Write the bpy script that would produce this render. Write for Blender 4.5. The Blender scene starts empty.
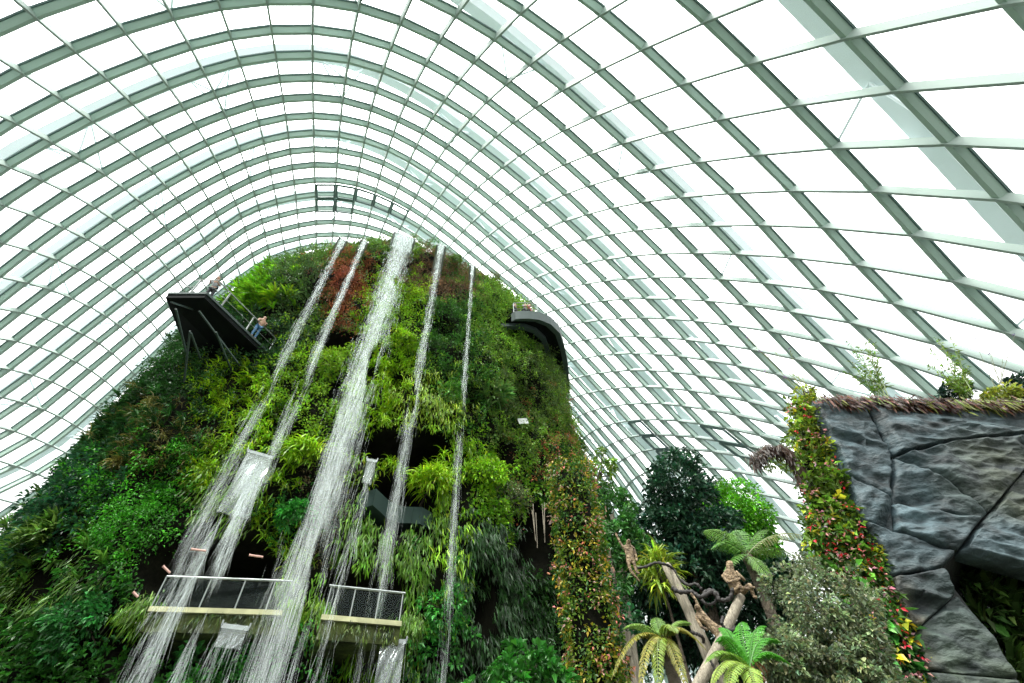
import bpy, math
import numpy as np
from mathutils import Vector, Matrix

# ------------------------------------------------------------------ camera, sky, sun, exposure
SC = bpy.context.scene
COL = SC.collection
F_PX = 455.0
def cam_axes():
    # world x, y, up expressed in camera axes: the camera looks up at about 48 degrees
    u = np.array([497 - 512, -(-65 - 341.5), -F_PX]); u /= np.linalg.norm(u)
    fw = np.array([0, 0, -1.0]); y = fw - u * (fw @ u); y /= np.linalg.norm(y)
    return np.stack([np.cross(y, u), y, u], 1)
CM = cam_axes()
cam = bpy.data.cameras.new('camera'); cam_o = bpy.data.objects.new('camera', cam); COL.objects.link(cam_o)
cam.sensor_width = 36.0; cam.lens = 36.0 * F_PX / 1024.0; cam.clip_start = 0.05; cam.clip_end = 600
EYE = np.array([0, 0, 1.6])
mw = Matrix.Identity(4)
for a in range(3):
    for b in range(3): mw[a][b] = CM[b][a]
mw[2][3] = 1.6
cam_o.matrix_world = mw
SC.camera = cam_o
SC.view_settings.view_transform = 'Standard'; SC.view_settings.look = 'None'
SC.view_settings.gamma = 1.0; SC.view_settings.use_curve_mapping = False
SC.view_settings.exposure = 0.3
SC.cycles.max_bounces = 8; SC.cycles.transparent_max_bounces = 24
SC.cycles.diffuse_bounces = 3; SC.cycles.glossy_bounces = 2

world = bpy.data.worlds.new('overcast_sky'); SC.world = world; world.use_nodes = True
nt = world.node_tree; nt.nodes.clear()
wo = nt.nodes.new('ShaderNodeOutputWorld'); bg = nt.nodes.new('ShaderNodeBackground')
tc = nt.nodes.new('ShaderNodeTexCoord'); sx = nt.nodes.new('ShaderNodeSeparateXYZ'); rp = nt.nodes.new('ShaderNodeValToRGB')
nt.links.new(tc.outputs['Generated'], sx.inputs[0])
mr = nt.nodes.new('ShaderNodeMapRange'); mr.inputs[1].default_value = -1; mr.inputs[2].default_value = 1
nt.links.new(sx.outputs['Z'], mr.inputs[0]); nt.links.new(mr.outputs[0], rp.inputs[0])
e = rp.color_ramp.elements
e[0].position = 0.0; e[0].color = (.08, .083, .08, 1)
e[1].position = 1.0; e[1].color = (1, 1, 1, 1)
for pos, c in ((.49, (.09, .093, .09)), (.51, (.165, .168, .165)), (.62, (.20, .203, .20)), (.78, (.36, .363, .36))):
    k = rp.color_ramp.elements.new(pos); k.color = (*c, 1)
nt.links.new(rp.outputs[0], bg.inputs[0]); bg.inputs[1].default_value = 6.2
nt.links.new(bg.outputs[0], wo.inputs[0])
sun = bpy.data.lights.new('sun', 'SUN'); sun.energy = 4.5; sun.angle = math.radians(12); sun.color = (1, .98, .93)
sun_o = bpy.data.objects.new('sun', sun); COL.objects.link(sun_o)
sun_o.rotation_euler = Vector((.35, .45, -1)).to_track_quat('-Z', 'Y').to_euler()

# ------------------------------------------------------------------ helpers
RNG = np.random.default_rng(11)
WL = {}
def ray(p):
    p = np.asarray(p, float)
    c = np.stack([p[..., 0] - 512, -(p[..., 1] - 341.5), -F_PX * np.ones(p.shape[:-1])], -1)
    d = c @ CM
    return d / np.linalg.norm(d, axis=-1, keepdims=True)
def at(p, Y):
    "world point seen towards p at forward distance Y"
    d = ray(p); return EYE + d * (np.asarray(Y, float)[..., None] / d[..., 1:2])
def pix(P):
    C = (np.asarray(P) - EYE) @ CM.T; z = np.maximum(-C[..., 2], 1e-3)
    return np.stack([512 + F_PX * C[..., 0] / z, 341.5 - F_PX * C[..., 1] / z], -1)
def nrm(v):
    v = np.asarray(v, float); return v / np.maximum(np.linalg.norm(v, axis=-1, keepdims=True), 1e-9)
_w = np.random.default_rng(5)
_K = nrm(_w.normal(size=(5, 7, 3))) * (1 + .5 * _w.random((5, 7, 1))); _PH = _w.random((5, 7)) * 6.28
def noise(P, s=1.0, octs=3):
    "smooth fractal noise in about -1..1"
    P = np.asarray(P, float) / s; out = 0; amp = 1.0; tot = 0
    for o in range(octs):
        Q = P * 2.0 ** o
        Q = Q + .6 * np.sin(Q[..., [1, 2, 0]] * 1.3 + o)
        out = out + amp * np.sin(np.einsum('...k,mk->...m', Q, _K[o % 5]) + _PH[o % 5]).sum(-1) / 3.2; tot += amp; amp *= .5
    return out / tot

def tag(o, label=None, cat=None, group=None, kind=None):
    if label: o['label'] = label
    if cat: o['category'] = cat
    if group: o['group'] = group
    if kind: o['kind'] = kind
    return o
def empty(name, loc, label=None, cat=None, group=None, kind=None):
    o = bpy.data.objects.new(name, None); COL.objects.link(o); o.location = [float(v) for v in loc]
    o.empty_display_size = .2
    WL[o.name] = np.array(loc, float); return tag(o, label, cat, group, kind)
class MB:
    "collects geometry, then links it as one mesh object"
    def __init__(s): s.V = []; s.F = []; s.C = []; s.M = []; s.n = 0
    def add(s, V, F, C=None, m=0):
        V = np.asarray(V, float).reshape(-1, 3); F = [np.asarray(f, int) + s.n for f in (F if isinstance(F, list) else [F])]
        s.V.append(V); s.F += F; s.M += [m] * len(F); s.n += len(V)
        s.C.append(np.broadcast_to(np.array([.5, .5, .5]) if C is None else np.asarray(C, float), (len(V), 3)))
        return s
    def tube(s, pts, r, n=6, C=None, m=0):
        pts = np.asarray(pts, float); L = len(pts); r = np.broadcast_to(np.asarray(r, float), (L,))
        t = nrm(np.gradient(pts, axis=0)); ref = np.array([0, 0, 1.0]) if abs(t[0][2]) < .9 else np.array([1.0, 0, 0])
        a = nrm(np.cross(t, ref)); b = np.cross(t, a)
        an = np.linspace(0, 2 * np.pi, n, endpoint=False)
        V = pts[:, None] + r[:, None, None] * (a[:, None] * np.cos(an)[None, :, None] + b[:, None] * np.sin(an)[None, :, None])
        i = np.arange(L - 1)[:, None] * n; j = np.arange(n)[None]; k = (j + 1) % n
        F = np.stack([i + j, i + k, i + n + k, i + n + j], -1).reshape(-1, 4)
        V = np.concatenate([V.reshape(-1, 3), pts[:1], pts[-1:]])
        j = np.arange(n); k = (j + 1) % n
        F2 = np.concatenate([np.stack([np.full(n, L * n), k, j], -1), np.stack([np.full(n, L * n + 1), (L - 1) * n + j, (L - 1) * n + k], -1)])
        return s.add(V, [F, F2], C, m)
    def box(s, c, x, y, z, C=None, m=0):
        "centre and three half-axis vectors"
        c, x, y, z = [np.asarray(v, float) for v in (c, x, y, z)]
        V = [c + a * x + b * y + d * z for a in (-1, 1) for b in (-1, 1) for d in (-1, 1)]
        return s.add(V, np.array([[0, 1, 3, 2], [4, 6, 7, 5], [0, 4, 5, 1], [2, 3, 7, 6], [0, 2, 6, 4], [1, 5, 7, 3]]), C, m)
    def bar(s, p, q, w, h, up=(0, 0, 1), C=None, m=0):
        p = np.asarray(p, float); q = np.asarray(q, float); t = nrm(q - p); up = np.asarray(up, float)
        if abs(t @ up) > .97: up = np.array([1.0, 0, 0])
        a = nrm(np.cross(t, up)); b = np.cross(a, t)
        return s.box((p + q) / 2, (q - p) / 2, a * w / 2, b * h / 2, C, m)
    def strip(s, pts, nor, w, d0, d1, C=None, m=0):
        "box section swept along pts: width w, from offset d0 to d1 along the normals"
        pts = np.asarray(pts, float); t = nrm(np.gradient(pts, axis=0)); b = nrm(np.cross(t, nor)); L = len(pts)
        V = np.stack([pts + b * w / 2 + nor * d0, pts - b * w / 2 + nor * d0, pts - b * w / 2 + nor * d1, pts + b * w / 2 + nor * d1], 1).reshape(-1, 3)
        i = np.arange(L - 1)[:, None] * 4; j = np.arange(4)[None]; k = (j + 1) % 4
        F = np.stack([i + j, i + k, i + 4 + k, i + 4 + j], -1).reshape(-1, 4)
        F = np.concatenate([F, [[3, 2, 1, 0]], [[L * 4 - 4, L * 4 - 3, L * 4 - 2, L * 4 - 1]]])
        return s.add(V, F, C, m)
    def prism(s, poly, off, C=None, m=0):
        "polygon (n,3) extruded by vector off"
        poly = np.asarray(poly, float); n = len(poly); V = np.concatenate([poly, poly + np.asarray(off, float)])
        s.V.append(V); s.C.append(np.broadcast_to(np.array([.5, .5, .5]) if C is None else np.asarray(C, float), (2 * n, 3)))
        fs = [np.array([list(range(n))]) + s.n, np.array([list(range(2 * n - 1, n - 1, -1))]) + s.n]
        j = np.arange(n); k = (j + 1) % n
        fs.append(np.stack([j, j + n, k + n, k], -1) + s.n)
        s.F += fs; s.M += [m] * 3; s.n += 2 * n
        return s
    def grid(s, P, C=None, m=0, closed=False):
        P = np.asarray(P, float); a, b = P.shape[:2]; bb = b if closed else b - 1
        i = np.arange(a - 1)[:, None] * b; j = np.arange(bb)[None]; k = (j + 1) % b
        F = np.stack([i + j, i + k, i + b + k, i + b + j], -1).reshape(-1, 4)
        return s.add(P.reshape(-1, 3), F, None if C is None else np.asarray(C).reshape(-1, 3), m)
    def build(s, name, mats, parent=None, smooth=False, flat=None, **kw):
        V = np.concatenate(s.V); C = np.concatenate(s.C)
        if parent is None:
            base = np.array([(V[:, 0].min() + V[:, 0].max()) / 2, (V[:, 1].min() + V[:, 1].max()) / 2, V[:, 2].min()])
            loc = base
        else:
            base = WL[parent.name]; loc = np.zeros(3)
        V = V - base
        me = bpy.data.meshes.new(name)
        lt = np.concatenate([np.full(len(f), f.shape[1]) for f in s.F]); li = np.concatenate([f.ravel() for f in s.F])
        mi = np.concatenate([np.full(len(f), m) for f, m in zip(s.F, s.M)])
        me.vertices.add(len(V)); me.vertices.foreach_set('co', V.astype('f4').ravel())
        me.loops.add(len(li)); me.loops.foreach_set('vertex_index', li.astype('i4'))
        me.polygons.add(len(lt)); me.polygons.foreach_set('loop_start', (np.cumsum(lt) - lt).astype('i4'))
        me.polygons.foreach_set('material_index', mi.astype('i4'))
        at_ = me.color_attributes.new('Col', 'FLOAT_COLOR', 'POINT')
        at_.data.foreach_set('color', np.concatenate([C, np.ones((len(C), 1))], 1).astype('f4').ravel())
        me.update(calc_edges=True)
        me.polygons.foreach_set('use_smooth', np.full(len(lt), bool(smooth)))
        for m in (mats if isinstance(mats, (list, tuple)) else [mats]): me.materials.append(m)
        o = bpy.data.objects.new(name, me); COL.objects.link(o); o.location = [float(v) for v in loc]
        if parent is not None: o.parent = parent
        WL[o.name] = base
        return tag(o, **kw)

# ------------------------------------------------------------------ materials
def mat(name, col=(.5, .5, .5), rough=.6, metal=0.0, vcol=False, transl=0.0, var=0.0, vscale=3.0, bump=0.0, bscale=8.0, spec=.5, col2=None, stretch=None):
    m = bpy.data.materials.new(name); m.use_nodes = True; n = m.node_tree; N = n.nodes; L = n.links
    p = N['Principled BSDF']; out = N['Material Output']
    p.inputs['Roughness'].default_value = rough; p.inputs['Metallic'].default_value = metal
    p.inputs['Specular IOR Level'].default_value = spec
    src = None
    if vcol:
        a = N.new('ShaderNodeVertexColor'); a.layer_name = 'Col'; src = a.outputs['Color']
    tcn = None
    if var or bump:
        tcn = N.new('ShaderNodeTexCoord'); vec = tcn.outputs['Object']
        if stretch:
            mp = N.new('ShaderNodeMapping'); mp.inputs['Scale'].default_value = stretch; L.new(vec, mp.inputs[0]); vec = mp.outputs[0]
    if var:
        nz = N.new('ShaderNodeTexNoise'); nz.inputs['Scale'].default_value = vscale; nz.inputs['Detail'].default_value = 6; L.new(vec, nz.inputs['Vector'])
        mx = N.new('ShaderNodeMix'); mx.data_type = 'RGBA'
        cr = N.new('ShaderNodeMapRange'); cr.inputs[1].default_value = .35; cr.inputs[2].default_value = .65
        L.new(nz.outputs['Fac'], cr.inputs[0]); L.new(cr.outputs[0], mx.inputs[0])
        c2 = col2 if col2 else tuple(c * (1 - var) for c in col)
        mx.inputs[6].default_value = (*c2, 1)
        if src is not None: L.new(src, mx.inputs[7])
        else: mx.inputs[7].default_value = (*col, 1)
        src = mx.outputs[2]
    if src is not None: L.new(src, p.inputs['Base Color'])
    else: p.inputs['Base Color'].default_value = (*col, 1)
    if bump:
        bz = N.new('ShaderNodeTexNoise'); bz.inputs['Scale'].default_value = bscale; bz.inputs['Detail'].default_value = 8; L.new(vec, bz.inputs['Vector'])
        bp = N.new('ShaderNodeBump'); bp.inputs['Strength'].default_value = bump; bp.inputs['Distance'].default_value = .1
        L.new(bz.outputs['Fac'], bp.inputs['Height']); L.new(bp.outputs[0], p.inputs['Normal'])
    if transl:
        t = N.new('ShaderNodeBsdfTranslucent')
        if src is not None: L.new(src, t.inputs[0])
        else: t.inputs[0].default_value = (*col, 1)
        ms = N.new('ShaderNodeMixShader'); ms.inputs[0].default_value = transl
        L.new(p.outputs[0], ms.inputs[1]); L.new(t.outputs[0], ms.inputs[2]); L.new(ms.outputs[0], out.inputs[0])
    return m
def clear_mat(name, col, alpha, rough=.1, diff=(1, 1, 1)):
    "thin see-through sheet: transparent mixed with a reflecting and scattering layer"
    m = bpy.data.materials.new(name); m.use_nodes = True; n = m.node_tree; N = n.nodes; L = n.links; N.remove(N['Principled BSDF'])
    out = N['Material Output']; t = N.new('ShaderNodeBsdfTransparent'); t.inputs[0].default_value = (*col, 1)
    g = N.new('ShaderNodeBsdfGlossy'); g.inputs[1].default_value = rough; g.inputs[0].default_value = (.8, .9, .88, 1)
    d = N.new('ShaderNodeBsdfTranslucent'); d.inputs[0].default_value = (*diff, 1)
    d2 = N.new('ShaderNodeBsdfDiffuse'); d2.inputs[0].default_value = (*diff, 1)
    a1 = N.new('ShaderNodeMixShader'); a1.inputs[0].default_value = .5; L.new(d.outputs[0], a1.inputs[1]); L.new(d2.outputs[0], a1.inputs[2])
    a2 = N.new('ShaderNodeMixShader'); a2.inputs[0].default_value = .2; L.new(a1.outputs[0], a2.inputs[1]); L.new(g.outputs[0], a2.inputs[2])
    mx = N.new('ShaderNodeMixShader'); mx.inputs[0].default_value = alpha; L.new(t.outputs[0], mx.inputs[1]); L.new(a2.outputs[0], mx.inputs[2])
    L.new(mx.outputs[0], out.inputs[0]); return m
M = dict(
    leaf=mat('leaf', vcol=True, rough=.42, transl=.28, spec=.45),
    soil=mat('planting_felt', (.007, .0075, .004), .95, var=.5, vscale=2, bump=.6, bscale=4, spec=.1),
    arch=mat('arch_paint', (.36, .49, .42), .55), purlin=mat('purlin_paint', (.32, .40, .36), .6, spec=.3),
    dark_steel=mat('dark_steel_flange', (.10, .17, .16), .5), outer=mat('outer_rib_paint', (.80, .90, .92), .6),
    glass=clear_mat('roof_glass', (.97, .99, .98), .05), 
    steel=mat('brushed_steel', (.30, .33, .32), .35, metal=.7), darkmetal=mat('dark_cladding', (.006, .009, .009), .8, var=.3, vscale=1.5, spec=.15),
    greymetal=mat('grey_edge_trim', (.05, .075, .07), .6, spec=.3), rail=mat('railing_steel', (.32, .35, .34), .4, metal=.4),
    water=clear_mat('falling_water', (1, 1, 1), .23, .2, (.96, 1, 1)), thinwater=clear_mat('thin_water', (1, 1, 1), .13, .1, (.9, .96, .96)),
    sheet=clear_mat('water_sheet', (.95, 1, .98), .26, .12, (.9, .96, .96)),
    railglass=clear_mat('railing_glass', (.85, .9, .88), .035, .03, (.2, .25, .25)),
    rock=mat('slate_rock', vcol=True, rough=.55, var=.45, vscale=1.6, bump=1.0, bscale=3.6, col2=(.016, .024, .026), stretch=(1, 1, 1.8), spec=.45),
    darkrock=mat('dark_stone', (.02, .024, .024), .9, var=.4, bump=.5, bscale=3),
    wood=mat('bleached_log', (.42, .37, .28), .8, var=.45, vscale=5, bump=.6, bscale=14, stretch=(4, 4, .6)),
    bark=mat('bark', (.10, .08, .055), .9, var=.5, vscale=6, bump=.7, bscale=12),
    carved=mat('carved_wood', (.40, .29, .17), .75, var=.5, vscale=13, bump=.9, bscale=16, col2=(.07, .045, .025)),
    vine=mat('black_vine', (.03, .026, .024), .7, bump=.4), concrete=mat('pale_concrete', (.60, .60, .34), .8, var=.35, vscale=2),
    mossy=mat('mossy_concrete', (.10, .13, .03), .9, var=.8, vscale=1.8, bump=.5), root=mat('dry_roots', (.06, .035, .022), .9),
    cavebeam=mat('green_grey_beam', (.03, .055, .048), .7, spec=.2), pink=mat('pale_pink_tube', (.75, .45, .38), .5), white=mat('white_panel', (.75, .78, .76), .5),
    skin=mat('skin', (.45, .27, .19), .6), hair=mat('dark_hair', (.02, .015, .012), .6), shirt=mat('grey_shirt', (.33, .36, .38), .8),
    jeans=mat('blue_jeans', (.06, .16, .30), .8), darkcloth=mat('dark_cloth', (.03, .035, .04), .8), redcloth=mat('red_shirt', (.5, .08, .05), .8),
    ground=mat('planted_ground', (.03, .035, .015), .95, var=.5, vscale=.6, bump=.4, bscale=2),
)
# ------------------------------------------------------------------ leaves
def leaves(mb, o, d, n, L, W, col, droop=0.0, segs=1, fold=.25, rng=RNG):
    """o origins, d directions, n leaf normals (N,3), L length, W width; col (N,3).
    segs 1: folded broad leaf of two triangles; segs >= 2: bending blade."""
    N = len(o); d = nrm(d); n = nrm(n - d * (n * d).sum(-1, keepdims=True)); s = np.cross(d, n)
    L = np.broadcast_to(np.asarray(L, float), (N,))[:, None]; W = np.broadcast_to(np.asarray(W, float), (N,))[:, None]
    droop = np.broadcast_to(np.asarray(droop, float), (N,))[:, None]
    if segs == 1:
        mid = o + d * L * .5 + n * W * fold
        V = np.stack([o, mid + s * W * .5, o + d * L - np.array([0, 0, 1.]) * L * droop * .5, mid - s * W * .5], 1)
        b = np.arange(N)[:, None] * 4
        F = np.concatenate([b + np.array([[0, 1, 2]]), b + np.array([[0, 2, 3]])])
        mb.add(V.reshape(-1, 3), F, np.repeat(col, 4, 0))
    else:
        pts = [o]; w = [.55]; dd = d
        for k in range(segs):
            pts.append(pts[-1] + dd * L / segs); dd = nrm(dd - np.array([0, 0, 1.]) * droop / segs); w.append((1.0, .85, .6, .45)[min(k, 3)])
        rows = []
        for k in range(segs):
            rows.append(pts[k] + s * W * w[k] * .5); rows.append(pts[k] - s * W * w[k] * .5)
        rows.append(pts[segs]); V = np.stack(rows, 1); nv = 2 * segs + 1; b = np.arange(N)[:, None] * nv
        F = [b + np.array([[2 * k, 2 * k + 1, 2 * k + 3, 2 * k + 2]]) for k in range(segs - 1)]
        q = np.concatenate(F) if F else np.zeros((0, 4), int)
        t = b + np.array([[2 * segs - 2, 2 * segs - 1, 2 * segs]])
        mb.add(V.reshape(-1, 3), [q, t] if len(q) else [t], np.repeat(col, nv, 0))
def jit(col, N, rng=RNG, h=.25, v=.35):
    c = np.broadcast_to(np.asarray(col, float), (N, 3)) * np.exp(rng.normal(size=(N, 1)) * v)
    return np.clip(c * np.exp(rng.normal(size=(N, 3)) * h * np.array([.8, .35, .8])), 0, .9)
def clumps(mb, c, n, r, k, kind, col, size=1.0, rng=RNG):
    """k leaves for every clump centre c with outward normal n and radius r; col per clump"""
    c = np.asarray(c, float); Mn = len(c)
    if Mn == 0: return
    r = np.repeat(np.broadcast_to(np.asarray(r, float), (Mn,)), k)[:, None]
    C = np.repeat(c, k, 0); Nn = np.repeat(nrm(n), k, 0); N = len(C); up = np.array([0, 0, 1.])
    cc = np.repeat(np.broadcast_to(col, (Mn, 3)), k, 0); cc = jit(cc, N, rng, .18, .30)
    R = nrm(rng.normal(size=(N, 3))); R = nrm(R + Nn * .9)
    if kind == 'bush':
        o = C + R * r * (rng.random((N, 1)) ** .5); d = nrm(R * .7 + rng.normal(size=(N, 3)) * .45 - up * .15)
        L = size * .20 * (.6 + .8 * rng.random(N)); leaves(mb, o, d, nrm(R * .5 + up * .7 + rng.normal(size=(N, 3)) * .4), L, L * .55, cc, .3)
    elif kind == 'big':
        o = C + R * r * (rng.random((N, 1)) ** .5) * .8; d = nrm(R * .8 + rng.normal(size=(N, 3)) * .3)
        L = size * .36 * (.6 + .8 * rng.random(N)); leaves(mb, o, d, nrm(up * 1.0 + R * .6 + rng.normal(size=(N, 3)) * .3), L, L * .5, cc, .5)
    elif kind == 'hang':
        o = C + rng.normal(size=(N, 3)) * r * .35; d = nrm(Nn * .55 + rng.normal(size=(N, 3)) * .5 + up * .15)
        L = size * .75 * (.5 + .8 * rng.random(N)); leaves(mb, o, d, nrm(up + Nn * .4 + rng.normal(size=(N, 3)) * .3), L, size * (.05 + .04 * rng.random(N)), cc, 1.9, 3)
    elif kind == 'curtain':
        o = C + rng.normal(size=(N, 3)) * r * np.array([.6, .6, .6]); d = nrm(Nn * .25 + rng.normal(size=(N, 3)) * .22 - up * .8)
        L = size * .5 * (.5 + 1.0 * rng.random(N)); leaves(mb, o, d, nrm(Nn + rng.normal(size=(N, 3)) * .6 + up * .5), L, size * (.05 + .04 * rng.random(N)), cc, .6, 2)
    elif kind == 'frond':
        o = C + rng.normal(size=(N, 3)) * r * .12; d = nrm(R * .8 + up * .5 + Nn * .2)
        L = size * 1.0 * (.6 + .6 * rng.random(N)); leaves(mb, o, d, nrm(up + Nn * .5 + rng.normal(size=(N, 3)) * .2), L, size * (.12 + .06 * rng.random(N)), cc, 1.3, 3)
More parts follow.
